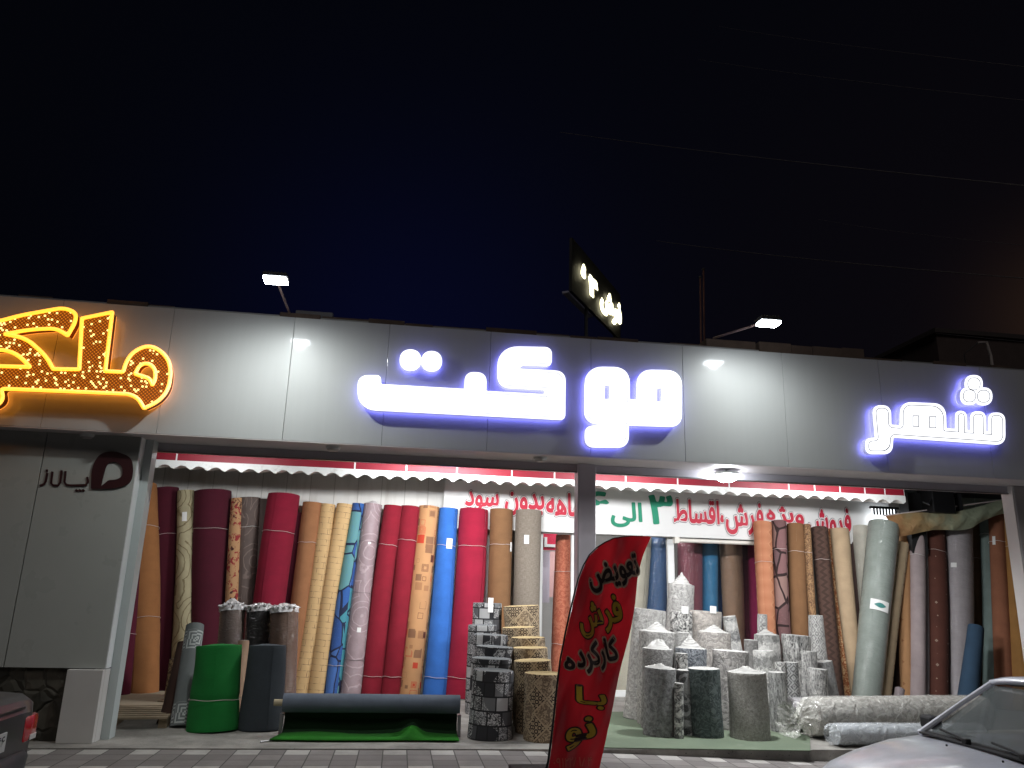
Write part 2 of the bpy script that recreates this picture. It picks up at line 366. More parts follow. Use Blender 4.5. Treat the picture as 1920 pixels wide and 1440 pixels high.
# ------------------------------------------------------------------ common materials
def road_mat():
    g=G('asphalt'); v=g.obj(); n=g.noise(v,60,4,.7); m=g.noise(v,.8,4)
    return g.fin(g.mix(m,g.mix(n,(.03,.03,.03),(.075,.073,.07)),(.05,.05,.052)),.85,g.bump(n,.6,.01))
def paver_mat():
    g=G('block_paving'); x,y,z=g.sep(g.obj()); s_=.24
    X_=g.ma('DIVIDE',g.ma('ADD',x,.05),s_); Y_=g.ma('DIVIDE',g.ma('ADD',y,-8.17+48),.24); ix=g.ma('FLOOR',X_); iy=g.ma('FLOOR',Y_)
    rm=g.ma('FLOORED_MODULO',iy,4.); cm=g.ma('FLOORED_MODULO',ix,2.)
    wa=g.ma('MULTIPLY',g.ma('COMPARE',rm,0.,.1),g.ma('COMPARE',cm,0.,.1)); wb=g.ma('MULTIPLY',g.ma('COMPARE',rm,1.,.1),g.ma('COMPARE',cm,1.,.1)); wh=g.ma('ADD',wa,wb)
    wn=g.n('TexWhiteNoise',{'Vector':g.comb(ix,iy)},noise_dimensions='3D').outputs['Value']
    grey=g.mix(wn,(.17,.155,.15),(.25,.23,.22)); wcol=g.mix(wn,(.40,.385,.36),(.52,.50,.47)); col=g.mix(wh,grey,wcol)
    fx=g.ma('ABSOLUTE',g.ma('SUBTRACT',g.ma('FRACT',X_),.5)); fy=g.ma('ABSOLUTE',g.ma('SUBTRACT',g.ma('FRACT',Y_),.5)); j=g.ma('GREATER_THAN',g.ma('MAXIMUM',fx,fy),.475)
    d=g.noise(g.obj(),2.2,5,.65); col=g.mix(g.ramp(d,[(.4,0.),(.7,.55)]),col,(.12,.11,.1)); col=g.mix(j,col,(.07,.065,.06))
    return g.fin(col,.85,g.bump(g.ma('SUBTRACT',g.noise(g.obj(),50,3),g.ma('MULTIPLY',j,2.)),.35,.006))
def concrete_mat(c=(.3,.285,.26),k=1.):
    g=G('concrete'); v=g.obj(); n=g.noise(v,2.3,6,.65); m=g.noise(v,35,3)
    col=g.mix(g.ramp(n,[(.3,0.),(.7,1.)]),sc(c,.55),sc(c,1.25)); col=g.mix(g.ma('GREATER_THAN',m,.68),col,sc(c,.4)); return g.fin(col,.85,g.bump(m,.4*k,.01))
def panel_mat(c=(.52,.53,.53)):
    g=G('aluminium_composite'); v=g.obj(); n=g.noise(v,.9,4); x,y,z=g.sep(v)
    st=g.noise(g.comb(g.ma('MULTIPLY',x,14.),y,g.ma('MULTIPLY',z,.8)),1.,4); col=g.mix(g.ma('MULTIPLY',st,.22),c,sc(c,.72)); sp=g.ma('GREATER_THAN',g.noise(v,55,2),.79); col=g.mix(g.ma('MULTIPLY',sp,.3),col,(.2,.2,.2))
    return g.fin(col,.42,g.bump(n,.06,.02),Coat_Weight=.5,Coat_Roughness=.07)
M_road=road_mat(); M_pave=paver_mat(); M_conc=concrete_mat(); M_panel=panel_mat()
M_dark=plain((.02,.02,.022),.6); M_black=plain((.008,.008,.009),.5); M_white=plain((.72,.73,.72),.5); M_frame=plain((.42,.42,.43),.4,.2); M_wall=plain((.62,.62,.6),.7,nz=.15,scale=1.5)
M_metal=plain((.3,.3,.31),.35,.8); M_rust=plain((.13,.05,.03),.8,nz=.4,scale=9); M_paper=plain((.8,.8,.78),.8,nz=.04); M_string=plain((.6,.52,.5),.7)
M_red=plain((.25,.01,.025),.5,nz=.2); M_rubber=plain((.012,.012,.013),.7); M_cloth=plain((.75,.75,.74),.85,nz=.06,scale=2.,bmp=.1)
FY=8.75                                   # plane of the fascia
# ================================================================== ground
def zr(x): return -.24-.03*x              # the street falls away to the right
def zp(x): return -.012-.032*max(0.,x-1.5)
def sheet(name,x0,x1,y0,y1,fz,m,nx=24,ny=4,parent=None):
    V=[];Fc=[]
    for j in range(ny+1):
        for i in range(nx+1):
            x=x0+(x1-x0)*i/nx; y=y0+(y1-y0)*j/ny; V.append((x,y,fz(x,y)))
    for j in range(ny):
        for i in range(nx): a=j*(nx+1)+i; Fc.append((a,a+1,a+nx+2,a+nx+1))
    return mk(name,V,Fc,m,parent)
struct(sheet('ground',-150,150,-150,200,lambda x,y:zr(max(-12,min(12,x)))-.35,plain((.06,.055,.05),.95),2,2))
struct(sheet('road',-40,40,-30,7.04,lambda x,y:zr(max(-12,min(12,x))),M_road,60,20))
struct(sheet('pavement',-40,40,7.2,8.655,lambda x,y:zp(min(x,12)),M_pave,80,4))
b=MB(); N=60
for i in range(N):
    x0=-20+40*i/N; x1=x0+40/N-.006; a_=zp(min(x0,12)); c_=zp(min(x1,12))
    b.add([(x0,7.05,zr(x0)-.1),(x1,7.05,zr(x1)-.1),(x1,7.2,zr(x1)-.1),(x0,7.2,zr(x0)-.1),(x0,7.06,a_+.004),(x1,7.06,c_+.004),(x1,7.2,c_+.004),(x0,7.2,a_+.004)],[(3,2,1,0),(4,5,6,7),(0,1,5,4),(1,2,6,5),(2,3,7,6),(3,0,4,7)])
struct(b.build('kerb',M_conc))
b=MB().box((-14,8.66,-.8),(16,13.6,0.0)); struct(b.build('porch_floor',M_conc))
# wide green mat on the porch floor
def matmat():
    g=G('green_mat'); v=g.obj(); n=g.noise(v,1.6,5,.6); m=g.noise(v,90,2)
    col=g.mix(n,(.09,.125,.085),(.18,.22,.15)); col=g.mix(g.ramp(g.noise(v,4,4),[(.6,0.),(.75,.5)]),col,(.22,.24,.19)); return g.fin(col,.95,g.bump(m,.3,.004))
p0=onz(1128,1403); 
mq=[(2.15,8.70,.012),(4.55,8.56,.012),(5.0,9.4,.012),(4.9,11.2,.012),(2.2,11.2,.012)]
b=MB(); b.add(mq+[(x,y,.002) for x,y,z in mq],[(0,1,2,3,4)]+[(i,i+5,(i+1)%5+5,(i+1)%5) for i in range(5)])
tag(b.build('floor_mat',matmat()),'faded green mat spread on the porch floor under the grey carpet rolls','mat')
# ================================================================== shop building
shop=thing('carpet_shop_building','long single storey carpet shop with grey metal clad fascia and open porch','building',(0,9,0))
zt=ony(960,624,FY).z; zb=ony(960,848,FY).z
print('fascia z',zb,zt)
# fascia of composite panels with open joints
seams=[ony(p,750,FY).x for p in (85,302,537,721,916,1108,1282,1471,1653,1845)]
xs=[-9.5,-8,-6.6]+[s for s in seams]+[seams[-1]+1.45*k for k in range(1,5)]
b=MB()
for i in range(len(xs)-1):
    b.box((xs[i]+.002,FY,zb),(xs[i+1]-.002,FY+.05,zt-.005),.003)
b.build('fascia',M_panel,shop)
MB().box((xs[0],FY+.055,zb+.004),(xs[-1],FY+.45,zt+.03)).build('fascia_backing',plain((.25,.25,.25),.6),shop)
MB().box((xs[0],FY+.0,zb-.012),(xs[-1],9.42,zb-.002)).build('soffit',plain((.62,.57,.58),.45,nz=.06),shop)
g_=plain((.6,.57,.62),.45,.0,nz=.06)
MB().box((-3.1,9.3,zb-.105),(xs[-1],9.42,zb-.012)).build('header_beam',g_,shop)
MB().box((-3.1,9.28,zb-.118),(xs[-1],9.33,zb-.105)).build('header_trim',M_metal,shop)
# rough coping left along the roof edge
b=MB(); x=xs[0]
while x<xs[-1]:
    L_=random.uniform(.25,.7); h=random.uniform(.01,.05)+(.09 if 3.3<x<5.6 else 0); b.box((x,FY+.02+random.uniform(0,.1),zt-.01),(x+L_,FY+.5,zt+.02+h)); x+=L_+random.uniform(0,.02)
b.build('coping',plain((.09,.06,.045),.9,nz=.5,scale=7,bmp=.5),shop)
MB().box((xs[0],FY+.5,zb+.35),(xs[-1],14.5,zb+.5)).build('roof',M_dark,shop)
# rear wall of the porch: white cladding with vertical joints, window openings left free
WY=13.0
def clad():
    g=G('white_cladding'); x,y,z=g.sep(g.obj()); j=g.ma('LESS_THAN',g.ma('FRACT',g.ma('MULTIPLY',x,2.6)),.03); n=g.noise(g.obj(),2.2,5)
    d=g.ramp(g.noise(g.comb(g.ma('MULTIPLY',x,7.),y,z),1.3,4),[(.5,0.),(.8,.45)]); col=g.mix(n,(.62,.61,.57),(.74,.73,.7)); col=g.mix(d,col,(.36,.32,.27)); return g.fin(g.mix(g.ma('MULTIPLY',j,.6),col,(.3,.28,.25)),.6,g.bump(j,.4,.01))
M_clad=clad()
xw0=x_at(1008,WY,1.5); xw1=x_at(1560,WY,1.5)
MB().box((-6.5,WY,0),(xw0,WY+.12,3.42)).build('wall',M_clad,shop)
MB().box((xw0+.002,WY,2.62),(xw1-.002,WY+.12,3.42)).build('wall',M_clad,shop)
MB().box((xw1,WY,0),(9.0,WY+.12,3.42)).build('wall',plain((.4,.37,.33),.7,nz=.2,scale=2),shop)
MB().box((-6.6,9.45,0),(-6.5,WY,3.42)).build('wall',M_wall,shop)
MB().box((-6.5,9.5,3.43),(7.9,13.1,3.49)).build('porch_ceiling',plain((.3,.28,.26),.8),shop)
MB().box((-14,WY+4.0,0),(16,WY+4.1,3.4)).build('inner_wall',plain((.5,.48,.46),.8),shop)
MB().box((-14,WY+.13,3.42),(16,WY+4.,3.5)).build('inner_ceiling',plain((.5,.5,.5),.8),shop)
MB().box((-14,13.6,-.01),(16,17,.0)).build('inner_floor',plain((.3,.28,.25),.6),shop)
# pale panelled wall and dark post seen at the far right end
pg=G('pale_green_panels'); x_,y_,z_=pg.sep(pg.obj()); j_=pg.ma('LESS_THAN',pg.ma('FRACT',pg.ma('MULTIPLY',x_,1.05)),.02); M_pgreen=pg.fin(pg.mix(j_,pg.mix(pg.noise(pg.obj(),2,3),(.42,.5,.45),(.5,.57,.52)),(.7,.75,.72)),.5)
MB().box((9.01,13.0,0),(16,13.12,4.4)).build('side_wall',M_pgreen,shop)
MB().box((16,9,0),(16.1,13,4.4)).build('side_wall',M_wall,shop)
q=ony(1714,935,12.2); MB().box((q.x-.12,12.2,2.4),(q.x+.16,12.45,3.42)).build('post',M_dark,shop)
# pillars
def pillar(l,r,y0,y1,z1,m,tx=1000):
    a_=x_at(l,y0,2.3); c_=x_at(r,y0,2.3); b=MB().box((a_,y0,0),(c_,y1,z1),.006); o=b.build('pillar',m,shop)
    MB().box((a_+(c_-a_)*.06,y0-.008,0),(a_+(c_-a_)*.09,y0,z1)).build('pillar_trim',plain((.55,.53,.55),.4),o); return a_,c_
pillar(1083,1117,9.22,9.42,zb-.013,plain((.6,.58,.63),.4,0.,nz=.05))
pillar(1913,1960,9.22,9.42,zb-.013,plain((.6,.57,.56),.4,0.,nz=.05))
# shop window behind the porch
gy=12.9
def fr(px,py,y=gy): return ony(px,py,y)
zwt=ony(1200,1006,gy).z
fb=MB(); 
for a_,c_ in ((1008,1016),(1070,1080),(1253,1265),(1552,1562)):
    xa=x_at(a_,gy,1.5); xb=x_at(c_,gy,1.5); fb.box((xa,gy-.03,0),(xb,gy+.05,zwt))
fb.box((x_at(1008,gy,2.),gy-.035,zwt),(x_at(1562,gy,2.),gy+.06,zwt+.07)); fb.box((x_at(1016,gy,0),gy-.03,.0),(x_at(1562,gy,0),gy+.05,.09))
wf=fb.build('window_frame',M_white,shop)
MB().box((x_at(1016,gy,1.5),gy,.1),(x_at(1552,gy,1.5),gy+.008,zwt-.002)).build('pane',glass(),wf)
b=MB(); q0=ony(1270,1013,gy-.1); q1=ony(1418,1020,gy-.1); b.tube([q0,(q1.x,gy-.1,q0.z)],.035,12); b.box((q0.x-.06,gy-.15,q0.z-.05),(q0.x+.02,gy-.04,q0.z+.05))
b.build('blind_roller',plain((.75,.72,.65),.4),wf)
def poster(l,t,r,b_,y,c,label):
    a=ony(l,t,y); d=ony(r,b_,y); o=thing('wall_poster',label,'poster',((a.x+d.x)/2,y,d.z)); MB().box((a.x,y,d.z),(d.x,y+.012,a.z)).build('sheet',plain(c,.6),o); return o
po=poster(1008,1000,1045,1032,13.9,(.5,.01,.05),'red poster with a white letter seen through the narrow window pane')
V=[]; A_=ony(1021,1007,13.88); B_=ony(1041,1026,13.88); w_=.05
MB().box((A_.x,13.88,B_.z),(A_.x+w_,13.898,A_.z)).box((A_.x+w_+.001,13.88,B_.z),(B_.x,13.898,B_.z+w_)).build('letter_stroke',M_white,po)
poster(1008,1034,1030,1130,14.1,(.55,.5,.58),'pale lilac poster under the red poster inside the shop'); poster(1031,1034,1060,1120,14.12,(.7,.42,.4),'pinkish poster inside the shop, half hidden by the salmon roll')
# annex: grey panel wall with a stone base at the left
xr=x_at(268,8.95,2.6)
def annex():
    zl=ony(90,1252,8.95).z; xrr=(x_at(190,8.95,zl)+x_at(266,8.95,3.0))/2
    b=MB()
    for x0,x1 in ((-9.5,-6.3),(-6.29,-4.62),(-4.61,-3.93),(-3.92,xrr)): b.box((x0,8.95,zl),(x1,9.0,zb-.014))
    b.build('panel_wall',plain((.46,.475,.45),.3,.0,.35,nz=.1,scale=1.2),shop)
    MB().box((-9.5,9.0,0),(xrr-.05,9.2,zb-.014)).build('wall_core',M_dark,shop)
    MB().box((xrr+.001,8.952,zl),(xrr+.012,9.2,zb-.014)).build('edge_trim',plain((.8,.82,.83),.4,0.,nz=.03),shop)
    MB().box((xrr+.014,9.1,0),(xrr+.10,9.27,zb-.014)).build('door_post',plain((.55,.6,.6),.4,0.,nz=.03),shop)
    xa=x_at(103,8.88,0); xb=x_at(150,8.88,0); b=MB().box((xa,8.88,0),(xrr+.013,8.949,zl-.008),.004); b.box((xb,8.951,0),(xrr+.013,9.098,zl-.008)); b.build('base_column',plain((.62,.60,.58),.5,nz=.08),shop)
    g=G('rough_stone'); v=g.n('TexVoronoi',{'Vector':g.warp(g.obj(),3,.2),'Scale':5.},feature='F1'); e=g.n('TexVoronoi',{'Vector':g.warp(g.obj(),3,.2),'Scale':5.},feature='DISTANCE_TO_EDGE')
    r,_,_=g.sep(v.outputs['Color']); col=g.mix(r,(.04,.035,.025),(.15,.13,.1)); col=g.mix(g.noise(g.obj(),9,5),col,(.03,.03,.025))
    m=g.fin(col,.9,g.bump(g.ramp(e.outputs['Distance'],[(0,0.),(.12,1.)]),.8,.03))
    MB().box((-9.5,8.99,-.2),(xa-.004,8.998,zl-.002)).build('stone_base',m,shop)
    return zl,xrr
zl,xrr=annex()
# logo and lettering on the annex wall
lg=thing('wall_logo','dark maroon round leaf logo beside small Persian lettering on grey wall panel','sign',(ony(170,890,8.94).x,8.94,ony(170,890,8.94).z))
o3=(0,540)
outer=rnd_poly([(512,1130,6),(515,1010,60),(560,930,70),(640,915,80),(740,950,80),(752,1030,80),(735,1100,60),(650,1130,50)])
inner=rnd_poly([(568,1116,2),(588,1030,40),(605,985,40),(650,975,40),(690,1005,40),(688,1060,35),(655,1078,20),(612,1080,10)])
M_logo=plain((.035,.006,.008),.5)
slab('emblem',[to_plane(outer,o3,3,8.94),to_plane(inner,o3,3,8.94)],8.935,.012,M_logo,lg)
def strokes(lines,wd,o,s,y,m,parent,name='letter',th=.008):
    for L_ in lines:
        P=[Vector(p) for p in L_]; l=[];r=[]
        for i,p in enumerate(P):
            t=(P[min(i+1,len(P)-1)]-P[max(i-1,0)]).normalized(); n=Vector((-t.y,t.x))*wd/2; l.append(tuple(p+n)); r.append(tuple(p-n))
        slab(name,[to_plane(l+r[::-1],o,s,y)],y,th,m,parent)
strokes([[(490,1062),(494,1090),(484,1108),(400,1110),(372,1106),(362,1090),(368,1030)],[(346,1025),(338,1094),(326,1110),(300,1110),(286,1098),(294,1032)],[(266,1040),(256,1088),(246,1104),(222,1112)],[(262,1020),(262,1033)],[(424,1134),(436,1142)],[(443,1134),(455,1142)],[(462,1134),(474,1142)]],12,o3,3,8.94,M_logo,lg)
# awning over the shop window: red tiled band, scalloped corrugated sheet behind
AY=11.5
az=ony(680,880,AY).z; azt=ony(680,862,AY).z+.1; azb=ony(680,893,AY).z
xa=-4.6; xb=x_at(1696,AY,3.3)
aw=thing('scalloped_awning','white corrugated awning with scalloped edge below a red tiled band inside the porch','awning',(2,12,3))
b=MB(); x=xa; tl=random.Random(3)
ticks=[ony(p,880,AY).x for p in (328,665,762,857,960,1040,1173,1270,1366,1477,1525,1572,1618,1655)]
allx=sorted([xa]+[t for t in ticks]+[xb]); 
for i in range(len(allx)-1): b.box((allx[i]+.012,AY,az),(allx[i+1]-.012,AY+.05,azt))
b.build('red_band',M_red,aw)
MB().box((xa,AY+.003,az-.01),(xb,AY+.06,azt+.02)).build('band_backing',M_white,aw)
# corrugated sheet: vertical lip with scalloped lower edge then the sheet running back to the wall
V=[];Fc=[]; per=.235; n=int((xb-xa)/per*10)
for i in range(n+1):
    x=xa+(xb-xa)*i/n; c_=math.cos(2*PI*x/per); lo=azb+.03-.042*(1-abs(math.sin(PI*x/per))**1.0)*1.5+.006*math.sin(x*3.1)
    V+=[(x,AY-.012,az-.012),(x,AY-.014,lo),(x,AY+.02+.0*c_,lo+.004),(x,WY-.01,lo+.25)]
for i in range(n):
    a_=4*i
    for k in range(3): Fc.append((a_+k,a_+k+1,a_+k+5,a_+k+4))
gg=G('awning_sheet'); nn=gg.noise(gg.obj(),3,5); dd=gg.ramp(gg.noise(gg.obj(),9,5,.7),[(.55,0.),(.8,.6)]); M_aw=gg.fin(gg.mix(dd,gg.mix(nn,(.66,.68,.66),(.78,.79,.77)),(.3,.27,.22)),.6,gg.bump(nn,.2,.01))
mk('corrugated_sheet',V,Fc,M_aw,aw,smooth=True)
# long banner above the window
BY=12.75
bl=ony(868,905,BY); br_=ony(1602,960,BY); bz0=ony(1120,1001,BY).z; bz1=bz0+.78
bn=thing('shop_banner','long white banner with red and green Persian lettering above the shop window','banner',((bl.x+br_.x)/2,BY,bz0))
V=[];Fc=[];nx,nz=60,8
def bw(x,z): return BY+.012*math.sin(x*2.3)+.01*math.sin(z*9+x*1.1)+.008*math.sin(x*7.1)
x1b=ony(1668,960,BY).x
for j in range(nz+1):
    for i in range(nx+1):
        x=bl.x-.3+(x1b-bl.x+.3)*i/nx; z=bz0+(bz1-bz0)*j/nz; V.append((x,bw(x,z),z))
for j in range(nz):
    for i in range(nx): a_=j*(nx+1)+i; Fc.append((a_,a_+1,a_+nx+2,a_+nx+1))
mk('banner_cloth',V,Fc,M_cloth,bn,smooth=True)
M_lr=plain((.5,.012,.04),.6); M_ld=plain((.06,.02,.03),.6); M_lg=plain((.01,.25,.14),.6); M_lw=plain((.75,.72,.72),.6)
for t,bx,m3 in (('سود',(872,921,935,962),0),('بدون',(946,923,1020,968),0),('ماهه',(1023,924,1092,968),0),('۶',(1100,921,1142,965),1),('الی',(1145,941,1204,989),1),('۳',(1216,928,1262,984),1),('اقساط',(1262,937,1348,982),0),('،',(1350,965,1357,980),0),('فرش',(1360,942,1432,1003),0),('ویژ',(1458,950,1506,990),0),('ه',(1437,955,1454,975),0),('فروش',(1514,952,1594,1012),0)):
    if m3: text_fit(t,bx,BY,[M_lg],bn,['letter'],(.03,),warp=lambda x,z:bw(x,z)-.003)
    else: text_fit(t,bx,BY,[M_ld,M_lw,M_lr],bn,['letter_outline','letter_outline','letter'],(.082,.066,.032),warp=lambda x,z:bw(x,z)-.003)
# ================================================================== lamps
def add_light(name,kind,loc,energy,color,parent=None,**k):
    d=bpy.data.lights.new(name,kind); d.energy=energy; d.color=color
    for kk,v in k.items(): setattr(d,kk,v)
    o=bpy.data.objects.new(name,d); COL.objects.link(o)
    if parent is not None: o.parent=parent; o.location=Vector(loc)-world_loc(parent)
    else: o.location=loc
    return o
M_led=emit((.88,.95,1.),60.)
def flood(px,py,y,label,tgt_px,energy):
    P=ony(px,py,y); t=thing('floodlight',label,'floodlight',(P.x,FY+.3,zt),group='floodlights on arms over the fascia')
    # flat luminaire tilted a little to the wall
    hx,hy=.125,.09; dz=-.02
    b=MB().box((P.x-hx,y-hy,P.z+.012),(P.x+hx,y+hy,P.z+.055),.012)
    for k in range(7): b.box((P.x-hx+.02+k*.033,y-hy+.02,P.z+.055),(P.x-hx+.026+k*.033,y+hy-.02,P.z+.075))
    b.build('lamp_housing',M_dark,t)
    MB().box((P.x-hx+.01,y-hy+.01,P.z-.022),(P.x+hx-.01,y+hy-.01,P.z+.011),.006).build('lamp_lens',M_led,t)
    Q=ony(tgt_px[0],tgt_px[1],FY+.15)
    b=MB().tube([(Q.x,Q.y,zt-.03),Q,(P.x-.01,y+hy,P.z+.04)],.014,8); b.build('arm',plain((.3,.2,.18),.5,.3),t)
    MB().box((P.x-.05,y+hy-.005,P.z+.0),(P.x+.05,y+hy+.03,P.z+.06)).build('bracket',M_metal,t)
    L=add_light('flood_lamp','SPOT',(P.x,y,P.z-.03),energy,(.95,1.,.97),t,spot_size=math.radians(172),spot_blend=1.,shadow_soft_size=.05)
    L.rotation_euler=Vector((0,.12,-1)).to_track_quat('-Z','Y').to_euler()
    return t
flood(517,525,FY-1.05,'left floodlight burning white on an arm above the fascia, near the amber sign',(545,592),215)
flood(1441,606,FY-.82,'right floodlight burning white on a bent arm above the fascia, near the twin poles',(1338,634),125)
# round lights let into the soffit
def disc(px,py,lit,label,grp):
    P=onz(px,py,zb-.014)
    if lit: P=ony(px,py-6,9.14)
    t=thing('ceiling_light',label,'ceiling light',(P.x,P.y,P.z),group=grp)
    n=24; r=.085 if not lit else .15; zz=P.z
    ring=[(P.x+r*math.cos(2*PI*i/n),P.y+r*math.sin(2*PI*i/n)) for i in range(n)]
    V=[(x,y,zz) for x,y in ring]+[(P.x+(x-P.x)*.9,P.y+(y-P.y)*.9,zz-.03) for x,y in ring]; Fc=[(i,(i+1)%n,n+(i+1)%n,n+i) for i in range(n)]+[tuple(range(n))]+[tuple(range(2*n-1,n-1,-1))]
    mk('lamp_rim',V,Fc,M_white,t)
    if lit:
        V=[(P.x+(x-P.x)*a_,P.y+(y-P.y)*a_,zz-b_) for a_,b_ in ((.88,.031),(.86,.06),(.75,.09),(.5,.112),(.15,.12)) for x,y in ring]; Fc=[(k*n+i,k*n+(i+1)%n,(k+1)*n+(i+1)%n,(k+1)*n+i) for k in range(4) for i in range(n)]+[tuple(range(5*n-1,4*n-1,-1))]
    else: V=[(P.x+(x-P.x)*.82,P.y+(y-P.y)*.82,zz-.031) for x,y in ring]+[(P.x+(x-P.x)*.6,P.y+(y-P.y)*.6,zz-.05) for x,y in ring]; Fc=[(i,(i+1)%n,n+(i+1)%n,n+i) for i in range(n)]+[tuple(range(2*n-1,n-1,-1))]+[tuple(range(n))]
    mk('diffuser',V,Fc,M_led if lit else plain((.5,.47,.47),.4),t,smooth=True)
    if lit:
        MB().tube([(P.x,P.y,zz),(P.x,P.y,zb-.013)],.012,8).build('stem',M_metal,t)
        add_light('porch_lamp','SPOT',(P.x,P.y,zz-.14),360,(.97,.98,1.),t,shadow_soft_size=.07,spot_size=math.radians(172),spot_blend=.35)
disc(165,815,0,'unlit round soffit light above the logo wall','soffit lights')
disc(625,838,0,'unlit round soffit light above the tan carpet rolls, left of the brick patterned rolls','soffit lights')
disc(1013,858,0,'unlit round soffit light just left of the middle pillar','soffit lights')
disc(1705,905,0,'unlit round soffit light near the right end, over the dark post','soffit lights')
disc(1362,892,1,'round lamp burning bright white in front of the red awning band','soffit lights')
def tube_lamp(x,y,z,L_,energy,label):
    t=thing('fluorescent_lamp',label,'lamp',(x,y,z),group='tube lamps under the porch ceiling')
    MB().box((x-L_/2,y-.04,z+.03),(x+L_/2,y+.04,z+.08)).build('lamp_body',M_white,t)
    MB().tube([(x-L_/2+.03,y,z+.015),(x+L_/2-.03,y,z+.015)],.014,10).build('tube',emit((.95,.98,1.),14.),t)
    o=add_light('tube_glow','AREA',(x,y,z-.01),energy,(.97,.98,1.),t,shape='RECTANGLE',size=L_,size_y=.05); o.rotation_euler=Vector((0,.9,-.75)).to_track_quat('-Z','Y').to_euler()
tube_lamp(.6,10.35,3.24,1.2,108,'tube lamp under the porch ceiling before the red rolls')
tube_lamp(6.4,10.3,3.24,1.2,62,'tube lamp under the porch ceiling before the right hand rolls')
tube_lamp(3.3,10.3,3.24,1.2,60,'added tube lamp under the porch ceiling brightening the white banner')  # unseen lamp added to brighten the banner and the grey rolls
tube_lamp(-2.6,10.5,3.24,1.0,15,'dimmer tube lamp under the porch ceiling before the dark burgundy rolls')
tube_lamp(3.8,13.25,3.30,1.6,60,'tube lamp inside the shop behind the window')
# ================================================================== illuminated signs
M_face=emit((.93,.95,1.),1.6); M_side=emit((.35,.36,.9),.55); M_halo=emit((.2,.2,1.),4.2); M_line=plain((.05,.05,.09),.5)
def grow(P,d):
    """miter offset of a polygon of (x,z,radius) corners"""
    n=len(P); ar=sum(P[i-1][0]*P[i][1]-P[i][0]*P[i-1][1] for i in range(n)); sg=1 if ar>0 else -1; out=[]
    for i in range(n):
        a=Vector(P[i-1][:2]);b=Vector(P[i][:2]);c=Vector(P[(i+1)%n][:2]); t1=(b-a).normalized(); t2=(c-b).normalized()
        n1=Vector((t1.y,-t1.x))*sg; n2=Vector((t2.y,-t2.x))*sg; m=n1+n2; k=m.dot(n1); q=b+m*(d/max(k,.35))
        convex=(t1.x*t2.y-t1.y*t2.x)*sg>0
        out.append((q.x,q.y,max(.001,P[i][2]+(d if convex else -d)) if P[i][2]>.012 else P[i][2]))
    return out
def wp(P,o,s):
    k=depth(ony(o[0]+P[0][0]/s,o[1]+P[0][1]/s,PF))/F/s; q=to_plane(P,o,s,PF); return [(a[0],a[1],(p[2] if len(p)>2 else 0)*k) for a,p in zip(q,P)]
def rw(P,n=7):
    out=[]; k=len(P)
    for i in range(k):
        p=Vector(P[i][:2]); a=Vector(P[i-1][:2])-p; b=Vector(P[(i+1)%k][:2])-p; r=min(P[i][2],a.length*.5,b.length*.5)
        if r<.002: out.append((p.x,p.y)); continue
        s0=p+a.normalized()*r; s1=p+b.normalized()*r
        for j in range(n+1):
            t=j/n; q=(s0*(1-t)**2+p*2*t*(1-t)*.82+s1*t*t)/((1-t)**2+2*t*(1-t)*.82+t*t); out.append((q.x,q.y))
    return out
def lit_letter(polys,parent,name='letter',line=True,off=.05,depth_=.08,th=.012,dy=0.,marks=()):
    """polys: outer corner list first, holes after"""
    yf=FY-.05-depth_-dy
    def st(d): return [rw(grow(q,d if i==0 else -d)) for i,q in enumerate(polys)]
    o=slab(name,st(0),yf+.004,depth_-.008,M_side,parent)
    slab('lit_face',st(-.003),yf-.004,.007,M_face,o)
    if line:
        slab('inset_line',[rw(grow(polys[0],-off)),rw(grow(polys[0],-off-th))],yf-.0065,.002,M_line,o)
    for q in marks: slab('inset_line',[rw(grow(q,.0)),rw(grow(q,-th))],yf-.0065,.002,M_line,o)
    slab('backlight',st(-.012),FY-.042,.008,M_halo,o)
    return o
PF=FY-.13
def cpoly(cx_,cy_,r): return [(cx_-r,cy_-r,r),(cx_+r,cy_-r,r),(cx_+r,cy_+r,r),(cx_-r,cy_+r,r)]
o2=(600,580);s2=1920/740
ctr=thing('illuminated_sign','large white glowing Persian letters with violet halo in the middle of the fascia','sign',(ony(975,740,FY).x,FY,ony(975,740,FY).z),group='glowing letter signs on the fascia')
P1=[(183,320,50),(297,320,50),(298,363,4),(702,386,4),(705,303,50),(812,307,50),(810,396,4),(1090,412,2),(1091,394,2),(862,381,60),(862,178,130),(1130,183,40),(1127,279,30),(985,273,4),(968,288,3),(1100,294,2),(1196,300,90),(1194,540,30),(183,488,110)]
def cp(P,o,s): return rw(wp(P,o,s))
lit_letter([wp(P1,o2,s2)],ctr,off=.03,th=.005)
lit_letter([wp(cpoly(440,247,53),o2,s2)],ctr,'letter_dot',off=.03,th=.005); lit_letter([wp(cpoly(543,253,51),o2,s2)],ctr,'letter_dot',off=.03,th=.005,dy=.002)
P2=[(1288,277,90),(1508,281,80),(1508,437,3),(1540,437,3),(1540,292,80),(1762,296,80),(1760,574,60),(1503,566,3),(1503,674,120),(1287,672,45),(1288,568,35),(1395,562,3),(1284,552,110)]
H1=[(1386,372),(1408,372),(1408,436),(1386,436)]; H2=[(1640,384),(1661,384),(1661,448),(1640,448)]
lit_letter([wp(P2,o2,s2),wp(H1,o2,s2),wp(H2,o2,s2)],ctr,off=.03,th=.005)
rgt=thing('illuminated_sign','smaller white glowing Persian letters with dark inset outlines near the right end of the fascia','sign',(ony(1757,790,FY).x,FY,ony(1757,790,FY).z),group='glowing letter signs on the fascia')
o4=(1280,580)
